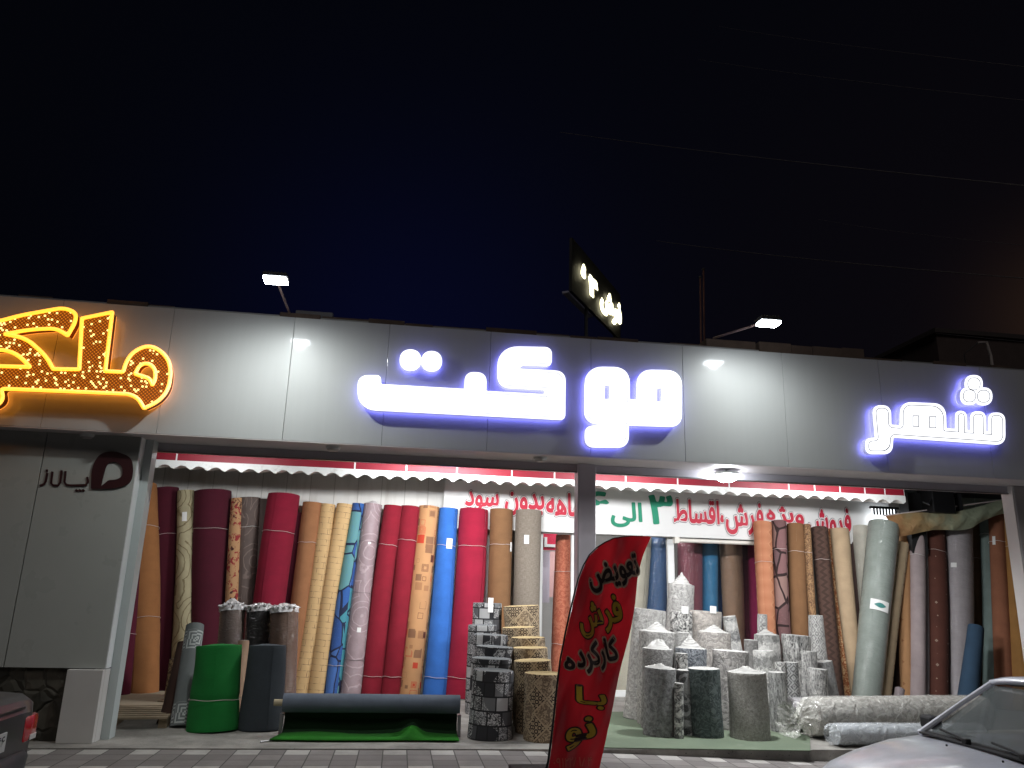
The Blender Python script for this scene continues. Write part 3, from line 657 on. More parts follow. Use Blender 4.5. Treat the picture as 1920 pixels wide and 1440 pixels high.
P3=[(1065,538,50),(1172,540,50),(1174,648,6),(1222,652,6),(1222,519,70),(1480,530,90),(1484,668,4),(1533,672,4),(1533,568,35),(1598,572,35),(1600,678,4),(1619,679,4),(1618,572,40),(1704,574,40),(1706,685,3),(1720,686,3),(1720,580,40),(1814,580,50),(1816,765,60),(1185,722,10),(1180,815,110),(1028,815,40),(1028,725,40),(1082,722,6)]
H3=[(1292,597),(1328,597),(1328,662),(1292,660)]; H4=[(1385,602),(1425,602),(1425,669),(1385,667)]
lit_letter([wp(P3,o4,3)],rgt,off=.036,th=.009,marks=[wp(H3,o4,3),wp(H4,o4,3)])
for k,(a_,c_) in enumerate(((1637,420),(1611,488),(1690,490))): lit_letter([wp(cpoly(a_,c_,51),o4,3)],rgt,'letter_dot',off=.036,th=.009,dy=.002*k)
# amber sign
amb=thing('illuminated_sign','amber Persian sign with glowing yellow outline and sparkling orange LEDs at the left end','sign',(ony(120,690,FY).x,FY,ony(120,690,FY).z),group='glowing letter signs on the fascia')
O1=[(-330,215,120),(0,200,60),(120,165,60),(372,120,70),(440,150,50),(435,200,60),(392,276,4),(330,236,60),(180,242,80),(42,268,4),(160,290,80),(270,390,60),(312,463,5),(457,465,5),(472,180,5),(642,145,5),(602,475,5),(702,480,8),(720,420,30),(760,365,60),(850,325,60),(945,385,70),(972,470,70),(955,580,60),(900,645,40),(820,683,6),(785,625,30),(735,603,20),(560,595,60),(20,573,20),(35,640,40),(-40,690,40),(-330,660,60),(-420,500,100)]
Hh=[(-60,355,40),(60,358,50),(130,395,40),(182,452,5),(-60,445,30)]
H5=[(768,490,8),(795,440,30),(840,428,30),(882,460,30),(882,520,20),(866,552,4),(850,515,20),(800,500,20)]
def led_face():
    g=G('led_matrix'); x,y,z=g.sep(g.obj()); v=g.comb(g.ma('ADD',x,0.),z,0.); k=36.
    vr=g.n('VectorRotate',{'Vector':v,'Angle':PI/4},rotation_type='Z_AXIS').outputs[0]
    a=g.n('TexVoronoi',{'Vector':vr,'Scale':k,'Randomness':0.},voronoi_dimensions='2D'); D=a.outputs['Distance']; r,_,_=g.sep(a.outputs['Color'])
    dot=g.ma('LESS_THAN',D,.3); cl=g.noise(v,3.5,2); lit=g.ma('GREATER_THAN',g.ma('ADD',r,g.ma('MULTIPLY',cl,.5)),1.12); lit=g.ma('MULTIPLY',g.ma('LESS_THAN',D,.45),lit)
    col=g.mix(dot,(.16,.032,.001),(.75,.20,.01)); col=g.mix(lit,col,(1.,.62,.18)); st=g.ma('ADD',1.,g.ma('MULTIPLY',lit,1.6))
    return g.fin((.1,.03,.01),.5,None,Emission_Color=col,Emission_Strength=st)
cc=[cp(O1,o3,3),cp(Hh,o3,3),cp(H5,o3,3)]
body=slab('letter',cc,FY-.17,.11,plain((.25,.07,.01),.5),amb); slab('led_face',cc,FY-.176,.005,led_face(),body)
Vv=[];Ff=[]
tb=MB()
def closed_tube(pts,y,r,n=8):
    P=[Vector((p[0],y,p[1])) for p in pts]; m=len(P); base=len(tb.V)
    for i in range(m):
        t=(P[(i+1)%m]-P[i-1]); t=t.normalized() if t.length>1e-6 else Vector((1,0,0)); nrm=Vector((t.z,0,-t.x))
        for k in range(n):
            a=2*PI*k/n; tb.V.append(P[i]+nrm*math.cos(a)*r+Vector((0,1,0))*math.sin(a)*r)
    for i in range(m):
        for k in range(n): tb.F.append((base+i*n+k,base+i*n+(k+1)%n,base+((i+1)%m)*n+(k+1)%n,base+((i+1)%m)*n+k))
for c_ in cc: closed_tube(c_,FY-.185,.021)
tb.build('neon_outline',emit((1.,.36,.015),2.4),body,smooth=True)
slab('backlight',cc,FY-.05,.008,emit((1.,.3,.03),1.1),body)
# small blade sign on the roof
ds=Vector((.5409,.8411,0)).normalized(); Pn=ony(1072,545,9.5); hh=ony(1072,445,9.5).z-Pn.z; tt=0
t=1.
while proj(Pn+ds*t)[0]<1162: t+=.05
Ls=t
rs=thing('roof_sign','small dark roof sign seen edge on with glowing yellowish Persian characters','sign',(Pn.x,Pn.y,Pn.z))
nrm=Vector((ds.y,-ds.x,0))
b=MB().quadpts([Pn,Pn+ds*Ls,Pn+ds*Ls+Vector((0,0,hh)),Pn+Vector((0,0,hh))],-.04,nrm); b.build('sign_panel',plain((.018,.016,.014),.7),rs)
b=MB().quadpts([Pn-ds*.02-nrm*.13,Pn+ds*Ls*.45-nrm*.13,Pn+ds*Ls*.45-nrm*.045,Pn-ds*.02-nrm*.045],.03,(0,0,-1)); b.build('sign_shelf',plain((.35,.33,.4),.5),rs)
for k in (.3,.9): q=Pn+ds*Ls*k-nrm*.03; MB().box((q.x-.02,q.y-.02,zt-.3),(q.x+.02,q.y+.02,q.z+.001)).build('support_post',M_dark,rs)
def blade(t_,a0,a1,z0,z1,ox):
    V,Fc=text_mesh(t_,.06,.5); x0=min(v.x for v in V);x1=max(v.x for v in V);y0=min(v.y for v in V);y1=max(v.y for v in V)
    W=[Pn+ds*(Ls*(a0+(a1-a0)*(v.x-x0)/(x1-x0)))+Vector((0,0,hh*(z0+(z1-z0)*(v.y-y0)/(y1-y0))))+nrm*(.03+.03*v.z) for v in V]; mk('letter',W,Fc,emit((1.,.93,.6),3.2),rs)
blade('فرش',.5,.97,.12,.72,0); blade('۴',.26,.44,.22,.62,0); blade('،',.12,.2,.4,.68,0)
# poles, bracket, roof box and the dark neighbour building
for px,ptop,lab in ((1313,520,'left one of two thin poles on the roof beside the right floodlight'),(1319,505,'right and taller of two thin poles on the roof beside the right floodlight')):
    q=ony(px,ptop,9.9); q2=x_at(px+1,9.9,zt); r_=thing('roof_pole',lab,'pole',(q2,9.9,zt),group='thin poles on the roof')
    MB().tube([(q2,9.9,zt-.4),(q.x,9.9,q.z)],.012,8).build('shaft',M_rust,r_); MB().tube([(q.x,9.9,q.z-.01),(q.x,9.9,q.z+.015)],.024,8).build('pole_cap',M_dark,r_)
q=ony(1858,668,10.5); q1=ony(1850,642,10.5); q3=ony(1833,643,10.5); q4=ony(1808,664,10.5)
t=thing('pipe_bracket','bent pale pipe bracket on the roof near the right edge','bracket',(q.x,10.5,q.z-.3)); MB().tube([(q.x,10.5,zt-.3),q,q1,q3],.022,8).build('bent_pipe',plain((.45,.4,.38),.5,.2),t); MB().tube([q3,q4,(q4.x,10.5,zt-.3)],.008,6).build('stay',M_dark,t)
q=ony(590,592,9.0); b=MB().box((q.x-.22,8.95,zt+.045),(q.x+.22,9.2,zt+.16),.01)
t=thing('roof_box','small dark metal box lying on the roof edge left of centre','box',(q.x,9.05,zt+.04)); b.build('case',plain((.1,.1,.11),.5),t); MB().box((q.x-.06,8.935,zt+.05),(q.x+.04,8.949,zt+.062)).build('trim',plain((.4,.35,.15),.4),t)
q=ony(1755,625,20.); nb=thing('neighbouring_building','dark unlit building rising behind the roof at the right','building',(q.x+6,22,0))
MB().box((q.x,20,-.3),(q.x+18,28,q.z)).build('wall',plain((.07,.05,.045),.9,nz=.3),nb); MB().box((q.x-.1,19.9,q.z+.002),(q.x+18.1,28.1,q.z+.14)).build('parapet',plain((.05,.04,.038),.9),nb)
b=MB(); fr2=MB()
for k in range(4): b.box((q.x+1.4+3.4*k,19.97,q.z-2.6),(q.x+2.9+3.4*k,19.995,q.z-1.2)); fr2.box((q.x+1.3+3.4*k,19.95,q.z-2.7),(q.x+3.0+3.4*k,19.965,q.z-2.62))
for k in range(4):
    wv=MB().box((q.x+1.4+3.4*k,19.97,q.z-2.6),(q.x+2.9+3.4*k,19.995,q.z-1.2)).build('window',M_black,nb); MB().box((q.x+1.3+3.4*k,19.93,q.z-2.7),(q.x+3.0+3.4*k,19.968,q.z-2.62)).build('sill',M_conc,wv)
# overhead wires
for k,(a_,ya,c_,yc,lab) in enumerate((((1380,55),26,(1920,125),13,'uppermost overhead wire in the top right sky'),((1350,118),26,(1920,188),15,'second overhead wire, faint, under the uppermost one'),((1100,255),24,(1920,348),12,'middle overhead wire, the brightest, crossing to the right edge'),((1560,416),26,(1920,460),15,'fourth overhead wire, faint, above the right floodlight'),((1270,457),24,(1920,522),12,'lowest long overhead wire just above the right floodlight'),((1755,625),17,(1920,641),14,'short pale wire over the neighbouring building roof'))):
    A=ony(*a_,ya); B=ony(*c_,yc); D=(B-A); P=[]
    ex=(-.12 if k<5 else 0.)
    for i in range(25):
        u=ex+(1.9-ex)*i/24; p=A+D*u; p=p-Vector((0,0,.25))*(u*(1-u)) if k<5 else p; P.append(p)
    o=MB().tube(P,.010 if k in(2,4) else .007,6).build('power_line',plain((.22,.2,.2),.4,.3),None,smooth=True); tag(o,lab,'wire','overhead wires')
# ================================================================== carpet rolls
def end_mat_(c,d):
    g=G('rolled_end'); x,y,z=g.sep(g.uv()); r=g.ma('SINE',g.ma('ADD',g.ma('MULTIPLY',x,430.),g.ma('MULTIPLY',g.noise(g.uv(),9,2),5.)))
    return g.fin(g.mix(g.ramp(r,[(.2,0.),(.8,1.)]),c,d),.95)
_em={}
def end_mat(c):
    if c not in _em: _em[c]=end_mat_(c,sc(c,.62))
    return _em[c]
M_core=plain((.3,.22,.14),.9)
_film=None
def roll_mesh(A,B,ra,rb,seed,n=40,m=44,bow=0.,flare=0.,wob=.02,step=.02,bulge=0.,ties=()):
    rr=random.Random(seed); ax=(B-A).normalized(); e1=Vector((1,0,0)) if abs(ax.x)<.95 else Vector((0,0,1)); e1=(e1-ax*e1.dot(ax)).normalized(); e2=ax.cross(e1)   # e1 right, e2 away from the camera
    L_=(B-A).length; ph=rr.uniform(0,6.3); th0=rr.uniform(-2.8,-.4); V=[];UV=[]; p1,p2=rr.uniform(0,6),rr.uniform(0,6)
    for j in range(m+1):
        t=j/m; c=A.lerp(B,t)+e1*bow*math.sin(PI*t); r=ra+(rb-ra)*t; r*=1+flare*math.exp(-t*L_/.12)+bulge*math.sin(PI*t)
        if j in(0,m): r*=.985
        for q_ in ties: r*=1-.035*math.exp(-((t-q_)*L_/.035)**2)
        for k in range(n+1):
            u=k/n; th=th0+u*2*PI; q=r*(1-step*u)*(1+wob*math.sin(2*th+ph+t*1.5)+wob*.5*math.sin(3*th+p1+t*7)+wob*.35*math.sin(t*L_*9+p2+th)*math.sin(th+p1))
            V.append(c+e1*math.cos(th)*q+e2*math.sin(th)*q); UV.append((u*2*PI*(ra+rb)/2,t*L_))
    Fc=[(j*(n+1)+k,j*(n+1)+k+1,(j+1)*(n+1)+k+1,(j+1)*(n+1)+k) for j in range(m) for k in range(n)]
    Fc.append(tuple(range(n,-1,-1)))
    return V,Fc,UV,(ax,e1,e2,L_,th0)
def roll(label,mat,b,t,wb,wt,group='tall carpet rolls leaning on the rear wall',ties=(),tags=(),cap='plain',capc=(.4,.38,.35),capm=None,bow=0.,flare=0.,apex=.1,name='carpet_roll',zb_=0.,tiec=None,wob=.026,step=.02,film_top=False,bulge=0.,lip=False,absr=None,sag=0.):
    yb=b[1]; bx=x_at(b[0],yb,zb_); A=Vector((bx,yb,zb_)); B=ony(t[0],t[1],t[2]) 
    ra=wb*depth(A)/F/2; rb=wt*depth(B)/F/2; seed=abs(int(b[0]*7+t[0]*13+t[1]*3))
    if bow==0. and (B-A).length>2: bow=random.Random(seed+9).uniform(-.03,.03)
    V,Fc,UV,(ax,e1,e2,L_,th0)=roll_mesh(A,B,ra,rb,seed,bow=bow,flare=flare,wob=wob,step=step,bulge=bulge,ties=ties)
    root=thing(name,label,'carpet roll',tuple(A),group=group); n=40
    o=mk('roll_body',V,Fc,mat,root,smooth=True,uv=lambda p,v,c:UV[v],sharp=50); rr=random.Random(seed+1)
    def cen(f): return A.lerp(B,f)+e1*bow*math.sin(PI*f)
    def rad(f): return (ra+(rb-ra)*f)*(1+bulge*math.sin(PI*f))
    # end of the roll
    top=V[44*(n+1):45*(n+1)]; C=cen(1.); rings=14; ox=rr.uniform(-.15,.15); oy=rr.uniform(-.15,.15); W=[];Fd=[];UU=[]
    for j in range(rings+1):
        f=1-j/rings*.93
        for k in range(n+1):
            p=C+(top[k]-C)*f+(e1*ox+e2*oy)*rb*(1-f)*(cap in('cone','mound')); h=0
            if cap=='cone': h=apex*.95*max(0,(.78-f)/.78)**1.35+(.012 if j%2 else 0)*(f<.85)+.05*apex*math.sin(k*2*PI/n*2+j*.7)*(f<.8)*(1-f)*2
            elif cap=='mound': h=apex*(1-(f/.8)**2)*(1+.2*math.sin(k*2*PI/n*3+j*.6)) if f<.8 else 0.
            elif cap=='flat': h=.004*math.sin(j*2.1)+rr.uniform(-.001,.001)
            else: h=-.03*min(1,j)
            W.append(p+ax*h); UU.append((f*rb,k/n))
    for j in range(rings):
        for k in range(n): a_=j*(n+1)+k; Fd.append((a_,a_+1,a_+n+2,a_+n+1))
    Fd.append(tuple(range(rings*(n+1),rings*(n+1)+n)))
    mk('rolled_end',W,Fd,capm or end_mat(capc),root,smooth=cap in('cone','mound'),uv=lambda p,v,c:UU[v],sharp=35)
    for f in ties:
        c=cen(f); r=rad(f)*1.012+.003; tilt=rr.uniform(-.05,.05); P=[c+(e1*math.cos(2*PI*k/32)+e2*math.sin(2*PI*k/32))*r+ax*(r*tilt*math.cos(2*PI*k/32)+.004*math.sin(k)) for k in range(33)]
        MB().tube(P,.0032,5,False).build('tie',tiec or M_string,root,smooth=True)
    for f,off,tw,th_ in tags:
        c=cen(f); r=rad(f)*1.02+.004; a0=-PI/2+off; da=tw/r/2; P=[]
        for j in range(2):
            for k in range(5): a_=a0-da+2*da*k/4; P.append(c+(e1*math.cos(a_)+e2*math.sin(a_))*r+ax*(j*th_-th_/2))
        MB().add(P+[p-(p-c).normalized()*.002 for p in P],[(k,k+1,k+6,k+5) for k in range(4)]+[(k+11,k+10,k+15,k+16) for k in range(4)]).build('price_tag',M_paper,root)
    if film_top:
        m=8;Q=[];Fq=[]
        for j in range(m+1):
            s_=j/m; rad_=rb*(1.03 if s_<.5 else 1.03-.45*((s_-.5)/.5)); hgt=-.06+.12*s_+(.02*math.sin(5*s_))
            for k in range(n):
                a_=2*PI*k/n; ww=rr.uniform(-.02,.02)*(.2+2.2*s_); Q.append(C+(e1*math.cos(a_)+e2*math.sin(a_))*(rad_+ww)+ax*(hgt+rr.uniform(-.02,.02)*s_))
        for j in range(m):
            for k in range(n): Fq.append((j*n+k,j*n+(k+1)%n,(j+1)*n+(k+1)%n,(j+1)*n+k))
        Fq.append(tuple(m*n+k for k in range(n)))
        mk('plastic_wrap',Q,Fq,film((.93,.92,.92),.7),root,smooth=True)
    return root,(A,B,ax,e1,e2,cen,rad)
M_burg=felt((.075,.003,.015)); M_burg2=felt((.10,.004,.022)); M_crim=felt((.24,.004,.026)); M_crim2=felt((.33,.007,.035)); M_red2=felt((.26,.007,.023)); M_tanb=felt((.34,.15,.065)); M_orbr=felt((.36,.15,.05))
M_blue=felt((.035,.16,.55)); M_brn=felt((.23,.115,.05)); M_brick=brickline((.60,.40,.19),(.10,.05,.025))
M_geo=facets(((.03,.11,.36),(.06,.27,.33),(.03,.09,.30),(.12,.30,.32),(.06,.15,.42)),(.012,.02,.06),3.1,.03,1.25,.8)
M_sq=squares((.52,.27,.12),((.11,.03,.02),(.5,.05,.02),(.25,.12,.06),(.38,.18,.08)),7.,.42)
TB=12.62; TT=12.74
g1='tall carpet rolls leaning on the left part of the rear wall'; g2='tall carpet rolls leaning at the right of the porch'; g3='rolls standing behind the shop window'
def L(label,mat,bx,tx,ty,wb,wt,dy=0.,grp=g1,**k): return roll(label,mat,(bx,TB+dy-.0),(tx,ty,TT+dy*.6),wb,wt,grp,**k)
L('narrow dark magenta roll at the far left, half hidden by the door post',M_burg2,218,246,960,46,40,-.9,ties=(.33,))
roll('orange brown roll at the far left next to the door post, its lower end lit',M_orbr,(262,12.0),(268,911,12.5),66,50,g1,ties=(.35,.78))
L('tall dark burgundy roll between the orange brown roll and the cream swirl roll',M_burg,306,308,917,48,54,.05,ties=(.76,))
L('slim cream roll with swirl pattern and a white price tag at the left',swirl((.50,.44,.27),(.2,.16,.08)),338,349,921,40,32,-.15,tags=((.86,.1,.07,.14),),wob=.05)
L('widest dark burgundy roll, behind the green roll and right of the cream swirl roll',M_burg,383,399,922,60,68,ties=(.80,))
L('thin tan roll with dark flower sprays right of the widest burgundy roll',floral((.48,.27,.13),(.07,.02,.015),8,.56,(.30,.03,.03),1.5),428,445,935,28,23,-.1)
L('grey brown roll with faint swirls behind the plastic wrapped short rolls',swirl((.15,.11,.095),(.20,.15,.13)),448,469,934,36,38,.02,ties=(.84,),tiec=plain((.7,.7,.66),.5))
L('grey brown roll mostly hidden left of the bright crimson roll',felt((.12,.09,.08)),470,494,937,30,32,.2)
L('crimson roll with a loose flap at its top right, leaning right',M_crim,486,533,928,60,58,-.1,ties=(.80,))
L('dark maroon roll in shadow between the crimson and the tan brown roll',M_burg,524,562,962,30,30,.16)
L('tan brown roll leaning right, left of the pair of brick patterned rolls',M_tanb,541,586,943,34,36,.0,ties=(.78,))
L('left roll of the beige pair printed with thin brown brick lines',M_brick,562,615,946,36,29,.0)
L('right roll of the beige brick line pair, next to the blue facet roll',M_brick,592,647,946,36,31,-.02)
L('roll with blue and turquoise facets and dark outlines',M_geo,623,674,945,36,26,-.03,ties=(.15,))
L('lilac grey roll in shiny clear plastic right of the blue facet roll',swirl((.40,.30,.32),(.46,.36,.38),True,2.,.7),656,699,946,42,36,-.05,ties=(.18,.52,.79),tiec=plain((.15,.12,.13),.4),tags=((.33,.2,.06,.07),),wob=.05,cap='mound',apex=.05,capc=(.7,.65,.66))
L('left roll of the crimson pair right of the plastic wrapped lilac roll',M_red2,695,738,949,40,36,-.02,ties=(.10,.78))
L('right roll of the crimson pair, beside the orange roll with squares',M_red2,732,770,950,38,35,-.04,ties=(.10,.81))
L('orange roll printed with small dark and red squares',M_sq,767,805,950,40,37,-.04)
L('bright blue felt roll with a white price tag',M_blue,814,841,954,46,36,-.05,ties=(.10,.79),tags=((.80,.25,.1,.16),))
L('thick bright crimson roll right of the blue felt roll',M_crim2,862,889,956,60,56,-.05,ties=(.10,.79))
L('brown roll with a white tag near its right edge, right of the thick crimson roll',M_brn,926,940,956,46,44,-.02,ties=(.80,),tags=((.79,.9,.05,.15),))
L('taupe woven roll with a white tag, next to the window edge',weave((.26,.22,.18),(.17,.145,.115)),984,991,958,50,49,-.02,tags=((.83,-.25,.08,.14),),wob=.008)
# behind the window glass
def Wn(label,mat,bx,tx,wb,wt,y=13.45,**k): return roll(label,mat,(bx,y),(tx,1004,y+.05),wb,wt,g3,**k)
Wn('salmon roll in glossy film behind the pane left of the pillar',floral((.62,.20,.11),(.5,.13,.07),9,.5),1050,1058,36,32,y=13.2,ties=(.30,.76),tiec=plain((.85,.8,.75),.2))
Wn('cream roll behind the window glass right of the red flag',felt((.55,.52,.42)),1172,1196,50,50)
Wn('navy blue glossy roll behind the glass left of the white window post',felt((.03,.085,.2),True),1226,1236,40,40)
Wn('dusky burgundy roll behind the glass right of the white window post',felt((.20,.055,.075),True),1296,1293,46,46)
Wn('bright blue roll behind the glass between the burgundy and the tan roll',felt((.03,.19,.38),True),1330,1330,34,32)
Wn('dark navy roll in the gap behind the bright blue roll',felt((.008,.03,.11)),1350,1350,24,24,13.7)
Wn('tan roll behind the glass right of the bright blue roll',felt((.36,.22,.14),True),1376,1369,42,42)
Wn('dark maroon roll behind the glass next to the magenta roll',felt((.12,.02,.04)),1403,1398,20,18,13.6)
Wn('magenta roll behind the glass at the right end of the window',felt((.30,.02,.09)),1424,1418,36,34)
# right group
def RR(label,mat,bx,tx,ty,wb,wt,dy=0.,**k): return roll(label,mat,(bx,12.1+dy),(tx,ty,12.55+dy),wb,wt,g2,**k)
RR('rust orange roll with faint fan pattern, leftmost of the right group',fan((.40,.15,.075),(.52,.24,.13)),1448,1429,980,30,33,.1,ties=(.76,))
RR('mauve brown roll with dark facets and small cream squares',facets(((.15,.075,.075),(.20,.10,.10),(.25,.15,.13),(.14,.08,.085)),(.025,.01,.01),3.,.045,1.,.8,3.),1478,1460,978,27,28,.1,ties=(.83,))
RR('plain cocoa brown roll behind the white patterned short rolls',M_brn,1508,1491,984,38,31,.12,ties=(.83,))
RR('thin roll of mottled brown and tan print beside the cocoa brown roll',floral((.36,.21,.10),(.12,.06,.03),20,.5),1537,1513,984,15,14,.0,ties=(.83,))
RR('dark brown roll with darker zigzag bands',zig((.085,.045,.033),(.05,.025,.018),7.,9.,.4),1570,1536,990,30,31,.05,ties=(.8,))
RR('slim tan roll with rust flower print showing behind the plain beige one',floral((.52,.33,.17),(.22,.06,.015),16,.48),1592,1560,992,20,16,.12)
RR('dark brown roll in shadow right of the plain beige roll',felt((.06,.035,.03)),1625,1592,1000,26,18,.3)
RR('plain beige roll leaning left, right of the flower print',felt((.48,.35,.22)),1612,1574,993,26,33,.0)
RR('cream roll in clear plastic behind the big grey green one',felt((.55,.53,.45),True),1640,1613,988,30,32,.2)
rt,geo=RR('big grey green roll in glossy plastic with a printed white label',felt((.26,.30,.27),True),1622,1657,984,52,56,-.35,cap='mound',apex=.06,capc=(.4,.42,.4),wob=.012)
A,B,ax,e1,e2,cen,rad=geo
# printed label on the big roll
f=.52
while proj(cen(f)-e2*rad(f))[1]>1148: f+=.004
P=[];r=rad(f)*1.03+.006
for j in range(2):
    for k in range(9): a_=-PI/2-.85+1.2*k/8; P.append(cen(f)+(e1*math.cos(a_)+e2*math.sin(a_))*r+ax*(j*.17-.085))
lb=MB().add(P,[(k,k+1,k+10,k+9) for k in range(8)]).build('paper_label',M_paper,rt)
P=[];r+=.003
for j in range(9):
    w_=abs(math.sin(j/8*PI))*.035+.004
    a_=-PI/2-.6+.72*j/8; c_=cen(f)+(e1*math.cos(a_)+e2*math.sin(a_))*r; P+= [c_-ax*w_,c_+ax*w_]
MB().add(P,[(2*k,2*k+2,2*k+3,2*k+1) for k in range(8)]).build('printed_ornament',plain((.05,.22,.2),.6),lb)
RR('narrow beige roll with zigzag line print leaning behind the big grey green roll',zig((.50,.38,.24),(.12,.07,.04),3.2,5.2,.06),1656,1692,1020,24,24,-.2)
RR('dark roll in the gap between the zigzag and the ochre chevron roll',felt((.05,.025,.02)),1680,1702,1040,22,18,.2)
RR('ochre roll with faint chevrons right of the zigzag roll',zig((.45,.24,.11),(.30,.14,.06),2.2,3.,.09),1702,1697,993,24,21,-.1)
RR('pale mauve roll tied with a hanging string loop',felt((.45,.37,.37)),1720,1718,978,28,26,-.2,wob=.05,ties=(.80,),tiec=M_paper)
RR('slim pale grey roll between the mauve and the dark sprigged roll',felt((.42,.41,.42),True),1737,1733,985,14,14,-.1)
RR('dark brown roll sprinkled with small pale diamonds and a pale cap',dots((.10,.033,.022),(.5,.4,.32),5.),1757,1751,970,42,36,-.1,ties=(.80,),cap='mound',apex=.03,capc=(.6,.6,.58),bow=.03)
RR('big silver lilac roll in glossy plastic with a small white sticker',felt((.36,.33,.34),True),1797,1793,966,46,53,-.1,tags=((.70,-.9,.09,.08),),wob=.012)
RR('brown roll squeezed between the silver lilac and the pale teal roll',felt((.25,.16,.09)),1838,1828,978,24,20,.1,ties=(.78,))
RR('pale grey teal slim roll near the right edge',felt((.22,.29,.27)),1857,1846,963,26,19,-.1,ties=(.88,),tiec=M_paper)
RR('rusty brown roll with white string and tag near the right edge',felt((.33,.13,.07)),1885,1868,960,34,28,-.3,ties=(.83,),tiec=M_paper,tags=((.83,-1.1,.05,.15),))
RR('ochre brown roll at the far right beside the end post',felt((.40,.20,.06)),1917,1897,958,34,30,-.45,ties=(.8,))
RR('orange brown roll behind the right edge of the ochre one',felt((.36,.17,.06)),1946,1926,962,30,28,-.3)
roll('short slate blue roll standing before the silver lilac roll',felt((.035,.075,.13)),(1812,11.4),(1830,1176,11.7),38,28,g2,cap='flat',capc=(.1,.14,.2))
roll('very short lilac roll on the floor before the ochre chevron roll',felt((.3,.25,.26),True),(1682,11.6),(1687,1292,11.7),18,18,g2,cap='flat',capc=(.4,.35,.36))
roll('tiny white wrapped bundle on the floor below the pale mauve roll',felt((.55,.52,.48),True),(1697,11.5),(1697,1326,11.55),20,18,g2,cap='mound',apex=.03,capc=(.6,.58,.55))
# dark patchwork rolls in a row
dk=((.03,.03,.034),(.085,.085,.092),(.02,.02,.024),(.16,.165,.17),(.05,.05,.055),(.42,.42,.42)); M_pw=patchwork(dk,(.018,.018,.02)); M_dkend=(.15,.16,.165)
gd='row of dark grey patchwork carpet rolls'; gt='row of tan lozenge patterned carpet rolls'
names=['rearmost and tallest','second from the back','third from the back','third from the front','second from the front','foremost']
for i,(b_,t_,w0,w1) in enumerate((((908,11.5),(914,1131,11.5),56,56),((902,11.05),(905,1172,11.05),60,54),((912,10.6),(920,1190,10.6),66,64),((918,10.15),(927,1212,10.15),70,70),((914,9.75),(921,1234,9.75),74,76),((918,9.3),(925,1256,9.3),80,76))):
    roll('dark grey patchwork roll, %s of its row'%names[i],M_pw,b_,t_,w0,w1,gd,cap='flat',capc=M_dkend,flare=.06 if i==5 else 0.,tags=((.985,.1,.075,.2),) if i==0 else ())
M_lz=lozenge((.16,.115,.075),(.035,.022,.016),(.40,.31,.20))
for i,(b_,t_,w0,w1) in enumerate((((985,11.4),(977,1136,11.4),64,66),((978,10.95),(973,1176,10.95),62,62),((992,10.5),(990,1195,10.5),64,64),((996,10.1),(994,1214,10.1),66,64),((1002,9.65),(998,1238,9.65),74,72),((1018,9.2),(1021,1262,9.2),78,76))):
    roll('tan lozenge roll with straw coloured end, %s of its row'%names[i],M_lz,b_,t_,w0,w1,gt,cap='flat',capc=(.46,.35,.18))
# short rolls at the left
gl='short rolls standing at the left of the porch'
roll('bright green turf roll with rounded top standing at the left',felt((.005,.19,.03)),(398,9.7),(411,1210,9.75),96,84,gl,cap='mound',apex=.015,capm=felt((.005,.19,.03)),ties=(.36,),bulge=-.02,wob=.03)
roll('dark slate felt roll right of the bright green turf roll',felt((.04,.05,.06)),(488,9.75),(502,1210,9.8),80,66,gl,cap='mound',apex=.015,capm=felt((.07,.085,.1)),wob=.03)
def greek():
    g=G('greek_key_print'); x,y,z=g.sep(g.uv()); base=g.mix(g.noise(g.uv(),5,3),(.12,.135,.135),(.17,.185,.185))
    # square spiral keys near both ends of the roll, repeated around it
    X_=g.ma('SUBTRACT',g.ma('FRACT',g.ma('DIVIDE',x,.26)),.5); top=g.ma('GREATER_THAN',y,.45); Y_=g.ma('DIVIDE',g.ma('SUBTRACT',y,g.ma('ADD',.13,g.ma('MULTIPLY',top,.84))),.26)
    d=g.ma('MAXIMUM',g.ma('ABSOLUTE',X_),g.ma('ABSOLUTE',Y_)); s_=g.ma('SUBTRACT',d,g.ma('MULTIPLY',g.ma('GREATER_THAN',g.ma('MULTIPLY',X_,Y_),0.),.055)); r=g.ma('GREATER_THAN',g.ma('SINE',g.ma('MULTIPLY',s_,42.)),.15)
    f=g.ma('MULTIPLY',r,g.ma('LESS_THAN',d,.46)); return g.fin(g.mix(f,base,(.42,.45,.44)),.9)
roll('slim grey roll with pale Greek key motif leaning beside the green roll',greek(),(338,9.85),(366,1173,10.3),38,33,gl,cap='flat',capc=(.35,.36,.35))
roll('dark brown slim roll with flared foot left of the Greek key roll',felt((.05,.022,.014)),(318,10.1),(344,1206,10.5),36,22,gl,cap='flat',capc=(.08,.04,.03),flare=.35)
roll('thin floral offcut roll in shadow behind the dark brown slim roll',floral((.38,.26,.14),(.09,.05,.03),16,.5),(314,11.4),(324,1236,11.5),16,12,gl,cap='flat')
roll('brown grey short roll with a twist of clear plastic on top',felt((.13,.095,.08),True),(425,10.9),(437,1138,11.1),50,47,gl,film_top=True,cap='mound',apex=.1,capc=(.6,.58,.57))
roll('black short roll with white crumpled plastic on top',felt((.02,.02,.02),True),(478,10.95),(487,1139,11.1),48,45,gl,film_top=True,cap='mound',apex=.03,capc=(.75,.73,.72))
roll('chestnut brown short roll with bulky crumpled plastic on top',felt((.14,.085,.06),True),(526,10.85),(534,1141,11.),54,51,gl,film_top=True,cap='mound',apex=.06,capc=(.75,.7,.68))
roll('tan slim roll squeezed between the green and the slate roll',felt((.36,.24,.16)),(442,10.3),(457,1202,10.5),20,20,gl,cap='flat')
